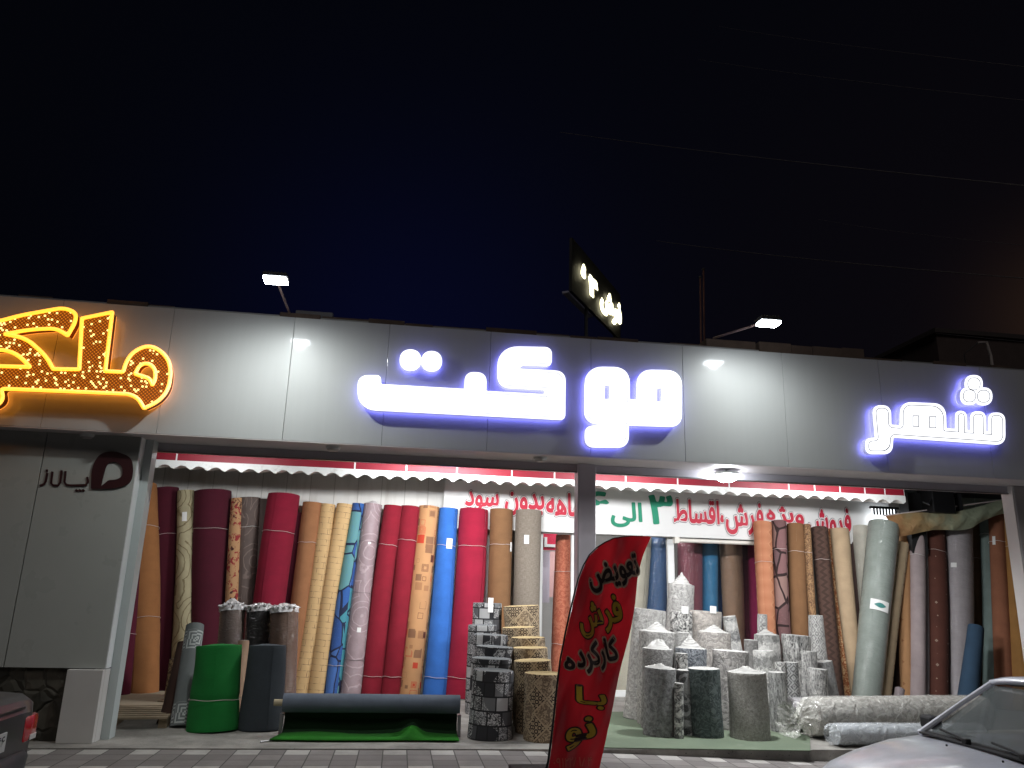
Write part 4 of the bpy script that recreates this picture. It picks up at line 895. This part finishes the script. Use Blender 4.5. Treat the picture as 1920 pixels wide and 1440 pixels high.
# grey sculpted rolls, middle right
gc='grey sculpted carpet rolls grouped on the green mat'; lt=(.46,.45,.43); md=(.26,.255,.245); dm=(.13,.13,.13); wh=(.62,.61,.58)
def GG(label,mat,bx,y,tx,ty,wb,wt,dyt=0.,**k):
    k.setdefault('capc',(.44,.435,.415)); return roll(label,mat,(bx,y),(tx,ty,y+dyt),wb,wt,gc,**k)
GG('tallest grey roll with a spiral cone top, at the back left of the window post',pile(lt,md,22,0,.5,1.),1268,11.6,1277,1096,54,50,cap='cone',apex=.2)
GG('wide grey mottled roll with flat top nearest the red flag',pile(lt,md,18,0,.4,2.),1204,10.7,1218,1143,66,60,cap='flat',flare=.1)
GG('back row roll with bold black and white damask and a white tag on top',pile(wh,(.05,.05,.05),16,1,.9,3.),1277,11.0,1277,1147,42,41,cap='flat',tags=((1.02,0.,.1,.1),))
GG('back row beige grey roll with a white tag standing on top',pile((.5,.46,.42),(.33,.3,.27),18,0,.4,4.),1322,11.1,1323,1146,60,58,cap='flat',tags=((1.02,.1,.1,.1),))
GG('grey patterned roll tilting left against its neighbours, right of the beige grey roll',pile(wh,(.2,.2,.2),20,3,.8,5.),1398,11.0,1367,1156,32,26,cap='flat')
GG('grey roll with low spiral cone top in the left column, second row',pile(lt,md,24,0,.6,6.),1228,10.25,1232,1184,70,70,cap='cone',apex=.13)
GG('narrow plain grey roll hidden behind the small floral one',pile(lt,md,24,0,.4,7.),1281,10.5,1281,1186,30,30,cap='flat')
GG('warm grey roll with low cone top in the centre, below the beige grey roll',pile((.44,.41,.38),(.3,.28,.26),15,1,.4,8.),1340,10.35,1339,1185,62,60,cap='cone',apex=.1)
GG('grey roll with a crumpled mound on top, third row left column',pile(md,(.17,.165,.16),17,1,.4,9.),1232,9.95,1233,1216,60,58,cap='mound',apex=.1)
GG('slate blue damask roll with a tall pointed spiral cone',pile((.32,.34,.36),(.09,.10,.12),20,1,.6,10.),1296,9.95,1295,1215,58,57,cap='cone',apex=.18)
GG('broad grey damask roll with flat white top, centre right',pile((.38,.36,.34),(.25,.24,.23),12,1,.4,11.),1370,9.95,1369,1220,64,66,cap='flat')
GG('slim black and white floral roll between two front rolls, upper piece',pile(wh,(.03,.03,.03),14,1,.95,12.),1280,9.75,1278,1225,24,23,cap='flat')
GG('front left dark mottled grey roll with a small knob on its top',pile((.27,.27,.265),(.13,.13,.13),20,0,.5,13.),1236,9.45,1238,1252,60,60,cap='cone',apex=.05)
GG('black roll with scattered pale flowers between the two front rolls',pile((.4,.4,.4),(.012,.012,.014),7,1,.3,14.),1291,9.5,1284,1256,34,32,cap='flat')
GG('very slim short roll with pale scroll pattern in the very front',pile(wh,(.10,.10,.10),12,1,.9,15.),1273,9.25,1273,1281,18,18,cap='flat')
GG('front dark teal damask roll with flat top',pile((.14,.17,.165),(.05,.07,.07),16,1,.5,16.),1326,9.4,1319,1253,60,60,cap='flat')
GG('largest front light grey roll with a low spiral top',pile((.40,.385,.35),(.27,.26,.235),30,0,.4,17.),1407,9.3,1400,1260,76,70,cap='cone',apex=.07,flare=.0)
GG('white roll with carved ornament band and low cone top, behind the banded one',pile(wh,(.22,.22,.21),16,3,.8,18.),1445,10.7,1437,1190,54,45,cap='cone',apex=.08)
GG('slim upright roll with dense pattern, tallest left of the cracked white roll',pile(wh,(.12,.12,.12),26,4,.8,19.),1432,11.2,1429,1152,20,18,cap='flat')
GG('white roll with ornament band in front of its cone topped twin',pile((.66,.65,.62),(.24,.24,.23),16,3,.8,20.),1443,10.1,1431,1220,46,38,cap='flat')
GG('white roll with bold black cracks like tree bark',pile((.66,.65,.62),(.03,.03,.03),14,2,.9,21.),1495,10.7,1492,1191,54,52,cap='flat')
GG('tall slim white roll with small dark figures, right end of the group',pile(wh,(.14,.14,.14),18,4,.8,22.),1542,11.1,1529,1154,40,27,cap='flat')
GG('small white roll with diamond motif, left one of the low pair',pile(wh,(.12,.12,.12),16,4,.9,23.),1466,10.0,1463,1242,22,21,cap='flat')
GG('small grey roll with diamond motif, right one of the low pair',pile((.4,.4,.39),(.1,.1,.1),16,4,.9,24.),1488,10.0,1483,1242,30,26,cap='flat')
GG('low roll with streaky grey pile right of the largest front roll',pile((.42,.42,.4),(.14,.14,.14),14,2,.8,25.),1464,9.75,1456,1260,36,32,cap='flat')
GG('white streaked roll right of the low diamond pair',pile(wh,(.16,.16,.16),14,2,.9,26.),1520,10.5,1516,1221,34,29,cap='flat')
GG('white bark patterned roll at the right front of the group',pile((.66,.65,.62),(.09,.09,.09),14,2,.9,27.),1534,10.1,1533,1254,40,36,cap='flat')
GG('flared grey patterned roll behind the white bark roll at the right',pile((.36,.36,.35),(.12,.12,.12),15,2,.7,28.),1560,10.9,1542,1240,44,34,cap='flat')
GG('short grey roll in shadow behind the largest front roll',pile((.3,.29,.28),(.16,.16,.15),15,0,.4,29.),1412,10.5,1408,1200,30,26,cap='flat')
# ================================================================== rolls lying on the floor in clear plastic
def lying(label,P0,P1,r,mat,filmc,bag=True):
    A=Vector(P0);B=Vector(P1); t=thing('wrapped_roll',label,'carpet roll',tuple(A),group='plastic wrapped rolls lying on the porch floor')
    V,Fc,UV,(ax,e1,e2,L_,th0)=roll_mesh(A,B,r,r,int(r*1000)+int(A.x*77),wob=.025)
    mk('roll_body',V,Fc,mat,t,smooth=True,uv=lambda p,v,c:UV[v],sharp=50)
    rr=random.Random(int(L_*100)); Q=[];Fq=[];n=36
    prof=[(-.30,1.05),(-.26,.75),(-.17,.28),(-.12,.35),(-.04,.92),(.05,1.06),(.4,1.05),(.9,1.045),(1.4,1.05)] if bag else [(-.10,.55),(-.05,.95),(.05,1.06),(.4,1.05),(1.,1.045)]
    prof=[p for p in prof if p[0]<L_]+[(L_-.02,1.05)]
    Lp=[]
    for i in range(len(prof)-1):
        for k in range(3): u=k/3; Lp.append((prof[i][0]+(prof[i+1][0]-prof[i][0])*u,prof[i][1]+(prof[i+1][1]-prof[i][1])*u))
    Lp.append(prof[-1])
    for s_,q in Lp:
        am=.035 if s_>0 else .16
        for k in range(n):
            a_=2*PI*k/n; rad_=r*(q+am*math.sin(k*2.3+s_*5)*rr.uniform(.2,1)); Q.append(A+ax*(s_+rr.uniform(-.01,.01)*(1 if s_<0 else .3))+(e1*math.cos(a_)+e2*math.sin(a_))*rad_-Vector((0,0,.25*r*(1 if s_<-.15 else 0))))
    Q=[Vector((v.x,v.y,max(v.z,.02))) for v in Q]
    for j in range(len(Lp)-1):
        for k in range(n): Fq.append((j*n+k,j*n+(k+1)%n,(j+1)*n+(k+1)%n,(j+1)*n+k))
    mk('plastic_wrap',Q,Fq,film(filmc,.3),t,smooth=True,sharp=60)
    return t
a_=ony(1518,1352,9.35); b_=Vector((a_.x+2.6,9.75,.235))
lying('long grey patterned roll in clear plastic lying in front, its bag end gathered',(a_.x,9.35,.24),b_,.215,pile((.42,.40,.37),(.28,.26,.24),12,1,.4,31.),(.8,.8,.74))
a_=ony(1480,1352,9.85); lying('second plastic wrapped roll lying behind the long front one, its dark gathered end showing',(a_.x,9.85,.2),(a_.x+2.4,10.3,.2),.18,pile((.3,.27,.28),(.2,.18,.19),12,0,.4,32.),(.7,.7,.7))
a_=ony(1566,1394,8.86); lying('pale blue white wrapped roll lying lowest, partly hidden by the white car',(a_.x,8.86,.125),(a_.x+1.9,8.95,.125),.115,felt((.50,.53,.55),True),(.8,.84,.86),False)
# ================================================================== turf roll draped over a low rack
t=thing('draped_turf_roll','low rack carrying a grey backed roll whose bright green turf side falls to the floor','carpet roll',tuple(onz(690,1390,0)))
y0=9.35; P0=ony(532,1312,y0); P1=ony(862,1322,y0); zc=(P0.z+P1.z)/2-.01; r=.10; x0,x1=P0.x,P1.x
M_back=felt((.13,.155,.20)); V,Fc,UV,_g=roll_mesh(Vector((x0,y0,zc)),Vector((x1,y0,zc)),r,r,5,m=30,wob=.015)
ro=mk('rolled_part',V,Fc,M_back,t,smooth=True,uv=lambda p,v,c:UV[v],sharp=50)
# hanging sheet: down the front, a fold forward on the floor
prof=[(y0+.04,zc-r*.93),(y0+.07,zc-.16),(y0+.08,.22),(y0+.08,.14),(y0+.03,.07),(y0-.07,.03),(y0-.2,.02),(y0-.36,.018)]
def turf(a,b_):
    g=G('artificial_turf'); n=g.noise(g.obj(),120,3); m=g.noise(g.obj(),3,3); return g.fin(g.mix(g.ma('MULTIPLY',g.ma('ADD',n,m),.5),a,b_),.95,g.bump(n,1.,.02))
nx=60
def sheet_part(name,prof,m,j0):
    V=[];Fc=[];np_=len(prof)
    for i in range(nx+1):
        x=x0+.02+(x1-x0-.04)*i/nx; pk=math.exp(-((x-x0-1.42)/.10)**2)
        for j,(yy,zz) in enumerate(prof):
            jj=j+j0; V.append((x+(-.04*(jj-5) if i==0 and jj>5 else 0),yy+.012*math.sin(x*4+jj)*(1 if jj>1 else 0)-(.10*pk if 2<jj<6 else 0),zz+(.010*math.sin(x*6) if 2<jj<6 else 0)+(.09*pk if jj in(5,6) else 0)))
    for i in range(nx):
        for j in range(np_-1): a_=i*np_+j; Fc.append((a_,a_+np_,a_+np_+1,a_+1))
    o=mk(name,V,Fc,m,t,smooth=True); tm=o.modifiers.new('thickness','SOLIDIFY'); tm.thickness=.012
sheet_part('hanging_fold',prof[:6],turf((.001,.012,.003),(.004,.05,.006)),0)  # shade under the roll put into this near-black copy of the green
sheet_part('turf_flap',[(prof[5][0]-.0,prof[5][1]+.006)]+prof[6:],turf((.004,.08,.004),(.03,.34,.012)),5)
b=MB().box((x0-.02,y0-.03,0),(x0+.015,y0+.03,zc-r-.01)); b.build('rack_end',M_metal,t); MB().box((x1-.015,y0-.03,0),(x1+.02,y0+.03,zc-r-.01)).build('rack_end',M_metal,t)
MB().tube([(x0-.1,y0,zc),(x0+.02,y0,zc)],.035,12).build('core_tube',plain((.5,.42,.28),.8),t)
MB().tube([(x0-.02,y0-.3,.012),(x0-.14,y0-.42,.012)],.008,6).build('rack_foot',M_metal,t)
# ================================================================== flattened cardboard and slatted pallet at the left
t=thing('cardboard_stack','flattened brown cardboard sheets on the floor beside the door post','cardboard',(-3.2,11.0,.0))
M_card=plain((.34,.28,.2),.9,nz=.25,scale=6); rr=random.Random(5)
for k in range(6):
    cx_=-3.35+rr.uniform(-.1,.1); cy_=11.6+rr.uniform(-.2,.2); an=rr.uniform(-.15,.15); V=[]
    for a_,b__ in ((-.75,-.75),(.75,-.7),(.7,.6),(-.8,.6)):
        V.append((cx_+a_*math.cos(an)-b__*math.sin(an),cy_+a_*math.sin(an)+b__*math.cos(an),.015+.016*k))
    MB().quadpts([Vector(v) for v in V],.01,(0,0,1)).build('sheet',M_card,t)
def pallet(cx_,cy_,z0,rz,label,wx=1.1,wy=.8):
    t=thing('wooden_pallet',label,'pallet',(cx_,cy_,z0),rz=rz,group='flat pallets by the door post'); M_w=plain((.32,.25,.17),.85,nz=.35,scale=8)
    for k in range(7): 
        y_=-wy/2+wy*k/6; MB().box((-wx/2,y_-.045,.10),(wx/2,y_+.045,.122)).build('slat',M_w,t,local=True)
    for k in range(3): x_=-wx/2+.05+(wx-.1)*k/2; MB().box((x_-.045,-wy/2,.0),(x_+.045,wy/2,.099)).build('bearer',M_w,t,local=True)
pallet(-3.12,10.15,0.002,.12,'low wooden pallet next to the door post, its slat ends facing right',1.2,.9)
pallet(-2.45,11.35,0.002,-.1,'low wooden pallet further back, partly under the dark brown slim roll',.9,.7)
# ================================================================== feather flag
FLY=7.55
Lp=[(1490,1012),(1440,1027),(1370,1035),(1290,1048),(1200,1060),(1130,1072),(1085,1085),(1045,1103),(1022,1125),(1010,1150),(1004.5,1180),(1005,1217)]
Rp=[(1490,1116),(1440,1126),(1370,1139),(1290,1157),(1200,1176),(1130,1189),(1085,1197),(1055,1205),(1038,1210),(1024,1215),(1013,1219),(1007,1221)]
fl=thing('feather_flag','red feather flag with black and yellow Persian lettering standing before the middle pillar','flag',(onz(1050,1500,-.01).x,FLY,zp(1.2)))
def cy_(x,z): return FLY+.035*math.sin(x*11+z*3.5)+.02*math.sin(z*5-x*6)+.012*math.sin((x-z*.35)*31)
V=[];Fc=[];nx=26;steps=[];rows=len(Lp); sub=5
for j in range((rows-1)*sub+1):
    i,f=divmod(j,sub); f/=sub; i2=min(i+1,rows-1)
    l=(Lp[i][1]+(Lp[i2][1]-Lp[i][1])*f,Lp[i][0]+(Lp[i2][0]-Lp[i][0])*f); r_=(Rp[i][1]+(Rp[i2][1]-Rp[i][1])*f,Rp[i][0]+(Rp[i2][0]-Rp[i][0])*f); steps.append((ony(*l,FLY),ony(*r_,FLY)))
for a_,b_ in steps:
    for k in range(nx+1):
        p=a_.lerp(b_,k/nx); p.y=cy_(p.x,p.z); V.append(p)
for j in range(len(steps)-1):
    for k in range(nx): a_=j*(nx+1)+k; Fc.append((a_,a_+1,a_+nx+2,a_+nx+1))
g=G('flag_cloth'); fc=g.mix(g.noise(g.obj(),2.,3),(.19,.004,.012),(.31,.006,.018)); M_flag=g.fin(fc,.42,g.bump(g.noise(g.obj(),160,2),.1,.002),Sheen_Weight=.2)
tr=g.n('BsdfTranslucent',{'Color':(.75,.02,.03)}); mxs=g.n('MixShader',{0:.16}); g.L.new(g.b.outputs[0],mxs.inputs[1]); g.L.new(tr.outputs[0],mxs.inputs[2]); g.L.new(mxs.outputs[0],g.N['Material Output'].inputs['Surface'])
mk('flag_cloth',V,Fc,M_flag,fl,smooth=True)
pp=[s_[0]+Vector((-.012,.0,0)) for s_ in steps][::3]; bot=Vector((pp[0].x-.03,FLY,zp(1.)+.05)); P=[bot]+[Vector((p.x,cy_(p.x,p.z),p.z)) for p in pp]
MB().tube(P,[.014]+[.012-.008*i/len(pp) for i in range(len(pp))],8).build('pole',M_black,fl,smooth=True)
MB().box((bot.x-.22,FLY-.22,zp(1.)+.002),(bot.x+.22,FLY+.22,zp(1.)+.05),.012).build('base_plate',M_black,fl)
M_yel=plain((.48,.32,.03),.5,nz=.06); M_tn=plain((.42,.30,.22),.5); M_bk=plain((.02,.006,.006),.5)
wf_=lambda x,z:cy_(x,z)-.006
for tx_,bx_,kd,ro_ in (('تعویض',(1103,1048,1202,1102),0,.28),('فرش',(1083,1122,1167,1190),1,.25),('کارکرد',(1080,1200,1160,1258),0,.20),('ه',(1060,1232,1078,1256),0,.1),('بـا',(1080,1286,1134,1328),1,-.05),('نو',(1058,1346,1116,1402),1,.15)):
    if kd: text_fit(tx_,bx_,FLY,[M_bk,M_yel],fl,['letter_outline','letter'],(.065,.025),th=.001,rot=ro_,warp=wf_,gap=.003)
    else: text_fit(tx_,bx_,FLY,[M_tn,M_bk],fl,['letter_outline','letter'],(.10,.03),th=.001,rot=ro_,warp=wf_,gap=.003)
text_fit('۰۹۱۲۲۸۱۸۴',(1036,1420,1112,1438),FLY,[plain((.4,.12,.08),.6)],fl,['phone_number'],(.01,),th=.001,rot=-.03,warp=wf_,raw=True)
# ================================================================== things at the right end of the porch
q=ony(1762,938,12.0); t=thing('air_cooler_box','black metal air cooler box hanging high beside the dark post at the right','air cooler',(q.x,12.,q.z-.25))
MB().box((q.x-.2,11.9,q.z-.22),(q.x+.2,12.3,q.z+.4),.01).build('case',M_black,t); MB().box((q.x+.34,12.0,q.z-.25),(q.x+.42,12.08,3.42)).build('duct',M_dark,t)
P=[(q.x-.35,11.95,q.z-.05),(q.x-.28,11.9,q.z-.1),(q.x-.2,11.93,q.z)]; MB().tube(P,.02,8).build('cable',M_black,t)
q=ony(1688,955,12.55); q2=ony(1640,998,12.55); t=thing('lit_vent_window','small brightly lit window with dark vertical slats right of the banner','window',(q.x,12.6,q2.z))
xa_,xb_=q2.x+.02,q.x-.04; MB().box((xa_,12.6,q2.z),(xb_,12.62,q.z)).build('lit_pane',emit((.9,.95,1.),2.2),t)
b=MB()
for k in range(8): x_=xa_+(xb_-xa_)*(k+.5)/8; MB().box((x_-.012,12.575,q.z-.11),(x_+.012,12.597,q.z)).build('slat',M_dark,t)
MB().box((xa_-.03,12.57,q.z),(xb_+.03,12.63,q.z+.04)).build('frame',M_dark,t)
# rolled tarpaulin across the top of the right hand rolls
a_=ony(1660,968,12.1);b_=ony(1908,935,11.9); pts=[];nn=30
t=thing('tarpaulin','sagging tarpaulin above the right rolls, rust red at left, pale green at right','tarpaulin',tuple(a_))
V=[];Fc=[]
for i in range(nn+1):
    u=i/nn; top=a_.lerp(b_,u); top.z+=.03*math.sin(u*9)-.05*math.sin(PI*u)
    hgt=.36-.12*u+.03*math.sin(u*13)
    for j in range(7):
        v=j/6; V.append((top.x+.02*math.sin(v*9+u*20),top.y-.08*math.sin(PI*v)+.02*math.sin(u*40+v*5),top.z-hgt*v))
for i in range(nn):
    for j in range(6): k_=i*7+j; Fc.append((k_,k_+7,k_+8,k_+1))
g=G('tarpaulin_cloth'); x_,y_,z_=g.sep(g.obj()); fx=g.ma('ADD',g.ma('MULTIPLY',x_,.42),g.ma('MULTIPLY',g.noise(g.obj(),4,3),.5)); M_tp=g.fin(g.ramp(fx,[(0.,(.30,.06,.025)),(.15,(.33,.12,.05)),(.45,(.36,.24,.11)),(.8,(.33,.37,.26))]),.5,g.bump(g.noise(g.obj(),6,4,.6,1.5),.6,.04))
mk('cloth',V,Fc,M_tp,t,smooth=True)
MB().tube([a_+Vector((0,.05,.01)),b_+Vector((0,.05,.01))],.012,6).build('support_rope',M_string,t)
# ================================================================== cars
def loft(st,nseg=9,crown=.02):
    V=[];Fc=[]
    for (x,zb_,zt_,w_,cr) in st:
        half=[(0,zt_+cr),(.35*w_,zt_+cr*.9),(.7*w_,zt_+cr*.5),(.9*w_,zt_-.005),(.965*w_,zt_-.03),(.99*w_,zt_-.09),(w_,zt_*.55+zb_*.45),(.985*w_,zb_+.12),(.93*w_,zb_+.02),(.8*w_,zb_),(0,zb_)]
        ring=[(x,a_,z_) for a_,z_ in half]+[(x,-a_,z_) for a_,z_ in half[-2:0:-1]]; V+=ring
    n=len(ring)
    for i in range(len(st)-1):
        for k in range(n): Fc.append((i*n+k,i*n+(k+1)%n,(i+1)*n+(k+1)%n,(i+1)*n+k))
    Fc.append(tuple(range(n))); Fc.append(tuple((len(st)-1)*n+k for k in range(n))[::-1]); return V,Fc
def car(label,loc,rz,paint,plate):
    t=thing('parked_car',label,'car',loc,rz=rz); Lm=dict(local=True)
    # x forward from the rear bumper, 3.95 m long
    st=[(0.0,.42,.86,.66,.0),(.04,.30,.93,.74,.01),(.12,.26,.965,.785,.015),(.45,.22,.985,.815,.02),(.8,.2,.985,.83,.02),(1.6,.18,.93,.835,.02),(2.5,.18,.915,.835,.02),(2.85,.18,.91,.83,.03),(3.2,.2,.87,.82,.04),(3.55,.22,.79,.79,.045),(3.8,.25,.71,.745,.04),(3.9,.3,.66,.70,.02),(3.94,.38,.58,.64,.0)]
    V,Fc=loft(st); body=mk('body',V,Fc,paint,t,smooth=True,local=True,sharp=35)
    # greenhouse
    zb_=.93;zt_=1.36
    base=[(.62,.70),(.95,.745),(1.6,.76),(2.3,.75),(2.82,.68)]; top=[(1.0,.55),(1.2,.585),(1.6,.595),(2.05,.58),(2.28,.53)]
    # windscreen, rear window and side glass stand between the pillars
    def pane(q,name,nrm,m): return MB().quadpts(q,.006,nrm).build(name,m,t,local=True)
    wg=glass((.16,.18,.18),.42)  # pale reflection haze put into the pane colour and alpha
    pane([(2.87,-.66,.925),(2.87,.66,.925),(2.28,.52,zt_-.02),(2.28,-.52,zt_-.02)],'windscreen',(1,0,1),wg)
    pane([(.60,.66,.97),(.60,-.66,.97),(1.0,-.54,zt_-.02),(1.0,.54,zt_-.02)],'rear_window',(-1,0,1),wg)
    for s_ in (1,-1):
        pane([(.82,s_*.755,.96),(1.75,s_*.765,.945),(1.75,s_*.605,zt_-.03),(1.14,s_*.595,zt_-.03)],'side_window',(0,s_,0),wg)
        pane([(1.82,s_*.765,.945),(2.66,s_*.735,.935),(2.16,s_*.59,zt_-.03),(1.82,s_*.6,zt_-.03)],'side_window',(0,s_,0),wg)
        MB().tube([(2.93,s_*.705,.92),(2.6,s_*.63,1.15),(2.27,s_*.565,zt_)],[.026,.022,.026],8).build('front_pillar',paint,t,True,local=True)
        MB().tube([(.62,s_*.70,.95),(.8,s_*.64,1.16),(1.03,s_*.575,zt_)],[.06,.05,.045],8).build('rear_pillar',paint,t,True,local=True)
        MB().tube([(1.785,s_*.77,.94),(1.785,s_*.605,zt_)],.03,8).build('door_pillar',M_dark,t,True,local=True)
        MB().box((.9,s_*.835,.88),(2.75,s_*.842,.90)).build('belt_moulding',M_rubber,t,local=True)
        for x_ in (1.0,1.95): MB().box((x_,s_*.83,.80),(x_+.17,s_*.86,.825),.006).build('door_handle',M_rubber,t,local=True)
        MB().box((2.62,s_*.80,.93),(2.74,s_*.97,1.04),.025).build('wing_mirror',M_rubber,t,local=True)
        for x_ in (.72,3.12):
            wv=[];n=28
            wh_=MB()
            ring=[(math.cos(2*PI*k/n),math.sin(2*PI*k/n)) for k in range(n)]
            prof=[(.19,.68),(.27,.70),(.285,.73),(.285,.82),(.27,.85),(.19,.845)]
            for r_,y_ in prof: wh_.V+= [Vector((x_+r_*c_,s_*y_,.285+r_*d_)) for c_,d_ in ring]
            for i in range(len(prof)-1):
                for k in range(n): wh_.F.append((i*n+k,i*n+(k+1)%n,(i+1)*n+(k+1)%n,(i+1)*n+k))
            w_=wh_.build('wheel',M_rubber,t,True,local=True)
            rm=MB(); rm.V=[Vector((x_+.19*c_,s_*.83,.285+.19*d_)) for c_,d_ in ring]+[Vector((x_+.06*c_,s_*.845,.285+.06*d_)) for c_,d_ in ring]; rm.F=[(k,(k+1)%n,n+(k+1)%n,n+k) for k in range(n)]+[tuple(n+k for k in range(n))]
            rm.build('rim',M_metal,w_,local=True)
            am=MB(); R0=.33
            am.V=[Vector((x_+R0*math.cos(PI*k/14),s_*.838,.285+R0*math.sin(PI*k/14))) for k in range(15)]+[Vector((x_+.29*math.cos(PI*k/14),s_*.845,.285+.29*math.sin(PI*k/14))) for k in range(15)]; am.F=[(k,k+1,k+16,k+15) for k in range(14)]
            am.build('wheel_arch',M_dark,t,local=True)
    nx_=12; V=[];Fc=[]
    tp=[(1.0,.555),(1.1,.585),(1.3,.60),(1.6,.61),(1.9,.60),(2.15,.58),(2.3,.555)]
    for i,(x_,w_) in enumerate(tp):
        e=.03 if i in(0,6) else 0
        for k in range(nx_+1):
            v=-1+2*k/nx_; V.append((x_,w_*v,zt_-e*.6+.045*(1-v*v)+.012*math.sin(PI*i/6)))
    for i in range(6):
        for k in range(nx_): a_=i*(nx_+1)+k; Fc.append((a_,a_+1,a_+nx_+2,a_+nx_+1))
    rf=mk('roof',V,Fc,paint,t,smooth=True,local=True); sm=rf.modifiers.new('thickness','SOLIDIFY'); sm.thickness=.04
    # cabin
    MB().box((2.55,-.7,.86),(2.92,.7,.93),.02).build('dashboard',M_black,t,local=True)
    for s_ in (1,-1):
        MB().box((1.45,s_*.36-.23,.55),(1.62,s_*.36+.23,1.12),.05).build('seat',plain((.05,.05,.055),.9),t,local=True); MB().box((1.47,s_*.36-.11,1.13),(1.56,s_*.36+.11,1.27),.03).build('headrest',plain((.05,.05,.055),.9),t,local=True)
    V=[(2.45,.36+.18*math.cos(2*PI*k/24),1.0+.17*math.sin(2*PI*k/24)) for k in range(25)]; MB().tube(V,.012,6,False).build('steering_wheel',M_black,t,True,local=True)
    MB().box((.75,-.6,.5),(2.5,.6,.55)).build('cabin_floor',M_black,t,local=True)
    # windscreen surround, cowl and wipers
    MB().tube([(2.88,-.69,.93),(2.90,0,.945),(2.88,.69,.93)],.018,6).build('screen_rubber',M_rubber,t,True,local=True)
    MB().tube([(2.28,-.55,zt_+.0),(2.29,0,zt_+.03),(2.28,.55,zt_+.0)],.013,6).build('screen_rubber',M_rubber,t,True,local=True)
    MB().quadpts([(2.90,-.66,.93),(2.90,.66,.93),(2.99,.62,.933),(2.99,-.62,.933)],.012,(0,0,1)).build('cowl',M_rubber,t,local=True)
    for y_ in (.52,-.08):
        wp=MB().tube([(2.95,y_,.955),(2.925,y_-.12,.975),(2.87,y_-.42,.985)],.010,6).build('wiper',M_rubber,t,True,local=True)
        MB().box((2.93,y_-.03,.94),(2.98,y_+.03,.985),.01).build('wiper_pivot',M_rubber,wp,local=True)
        MB().box((3.12,y_-.01,.925),(3.135,y_+.0,.94),.003).build('washer_nozzle',M_rubber,t,local=True)
    # bumpers
    def bump_(xo,sg,name):
        V=[];Fc=[];n=20
        for i in range(n+1):
            v=-1+2*i/n; x_=xo+sg*(-.15*abs(v)**5); 
            for zz,xx in ((.30,-.02),(.34,.05),(.56,.075),(.61,.05),(.62,-.06)): V.append((x_+sg*xx,v*.83,zz))
        for i in range(n):
            for k in range(4): a_=i*5+k; Fc.append((a_,a_+1,a_+6,a_+5))
        return mk(name,V,Fc,plain((.04,.042,.047),.45,nz=.1),t,smooth=True,local=True)
    bump_(.02,-1,'rear_bumper'); bump_(3.93,1,'front_bumper')
    g=G('lamp_lens'); M_tail=g.fin((.45,.008,.02),.18,None,Coat_Weight=1.,Emission_Color=(.6,.01,.02),Emission_Strength=.05)
    for s_ in (1,-1):
        tl=MB(); q=[(-.006,s_*.44,.64),(.0,s_*.70,.64),(.012,s_*.735,.82),(-.004,s_*.44,.83)]
        tl.box((-.010,s_*.53,.655),(.06,s_*.742,.835),.028); o=tl.build('tail_light',M_tail,t,True,local=True)
        MB().box((-.015,s_*.62,.665),(.0,s_*.722,.705),.006).build('reverse_lens',plain((.7,.68,.66),.2,0,1.),o,local=True)
        MB().box((3.84,s_*.42,.52),(3.955,s_*.66,.64),.03).build('headlight',plain((.55,.56,.58),.1,0,1.),t,True,local=True)
    MB().box((3.90,-.36,.5),(3.955,.36,.6),.01).build('grille',M_black,t,local=True)
    MB().box((-.004,-.5,.885),(.012,.5,.90)).build('boot_gap',M_black,t,local=True)
    pl=MB().box((-.018,-.26,.66),(-.008,.26,.78),.003).build('number_plate',plain((.62,.62,.6),.5),t,local=True)
    V,Fc=text_mesh(plate,.01,.5,True); x0=min(v.x for v in V);x1=max(v.x for v in V);y0_=min(v.y for v in V);y1_=max(v.y for v in V)
    mk('plate_number',[(-.0185-(.001 if v.z>0 else 0),.235-.47*(v.x-x0)/(x1-x0),.68+.08*(v.y-y0_)/(y1_-y0_)) for v in V],Fc,M_black,pl,local=True)
    return t
gp=G('dark_plum_paint'); M_p1=gp.fin(gp.mix(gp.noise(gp.obj(),30,3),(.022,.018,.022),(.032,.027,.032)),.4,None,Coat_Weight=.45,Coat_Roughness=.12)
gp=G('white_paint'); M_p2=gp.fin(gp.mix(gp.ramp(gp.noise(gp.obj(),6,5,.7),[(.4,0.),(.75,1.)]),(.62,.64,.72),(.5,.51,.56)),.32,None,Coat_Weight=.8,Coat_Roughness=.1)
# left car: tail towards +x, right hand corner lamp at photo pixel (57,1365)
zrl=zr(-2.4); q=ony(57,1365,6.25)
car('dark plum saloon at the left edge showing its red tail light and number plate',(q.x-.0,q.y-.64,zrl),PI,M_p1,'۲۲ ب ۳۴۶')
c0=onz(1723,1375,.5); c1=onz(1908,1425,.5); print('ws',c0,c1)
car('white saloon at the right edge, its bonnet and windscreen in front of the lying rolls',((c0.x+c1.x)/2+2.97,(c0.y+c1.y)/2-.09,.5-.93),PI,M_p2,'۵۱ د ۶۷۲')
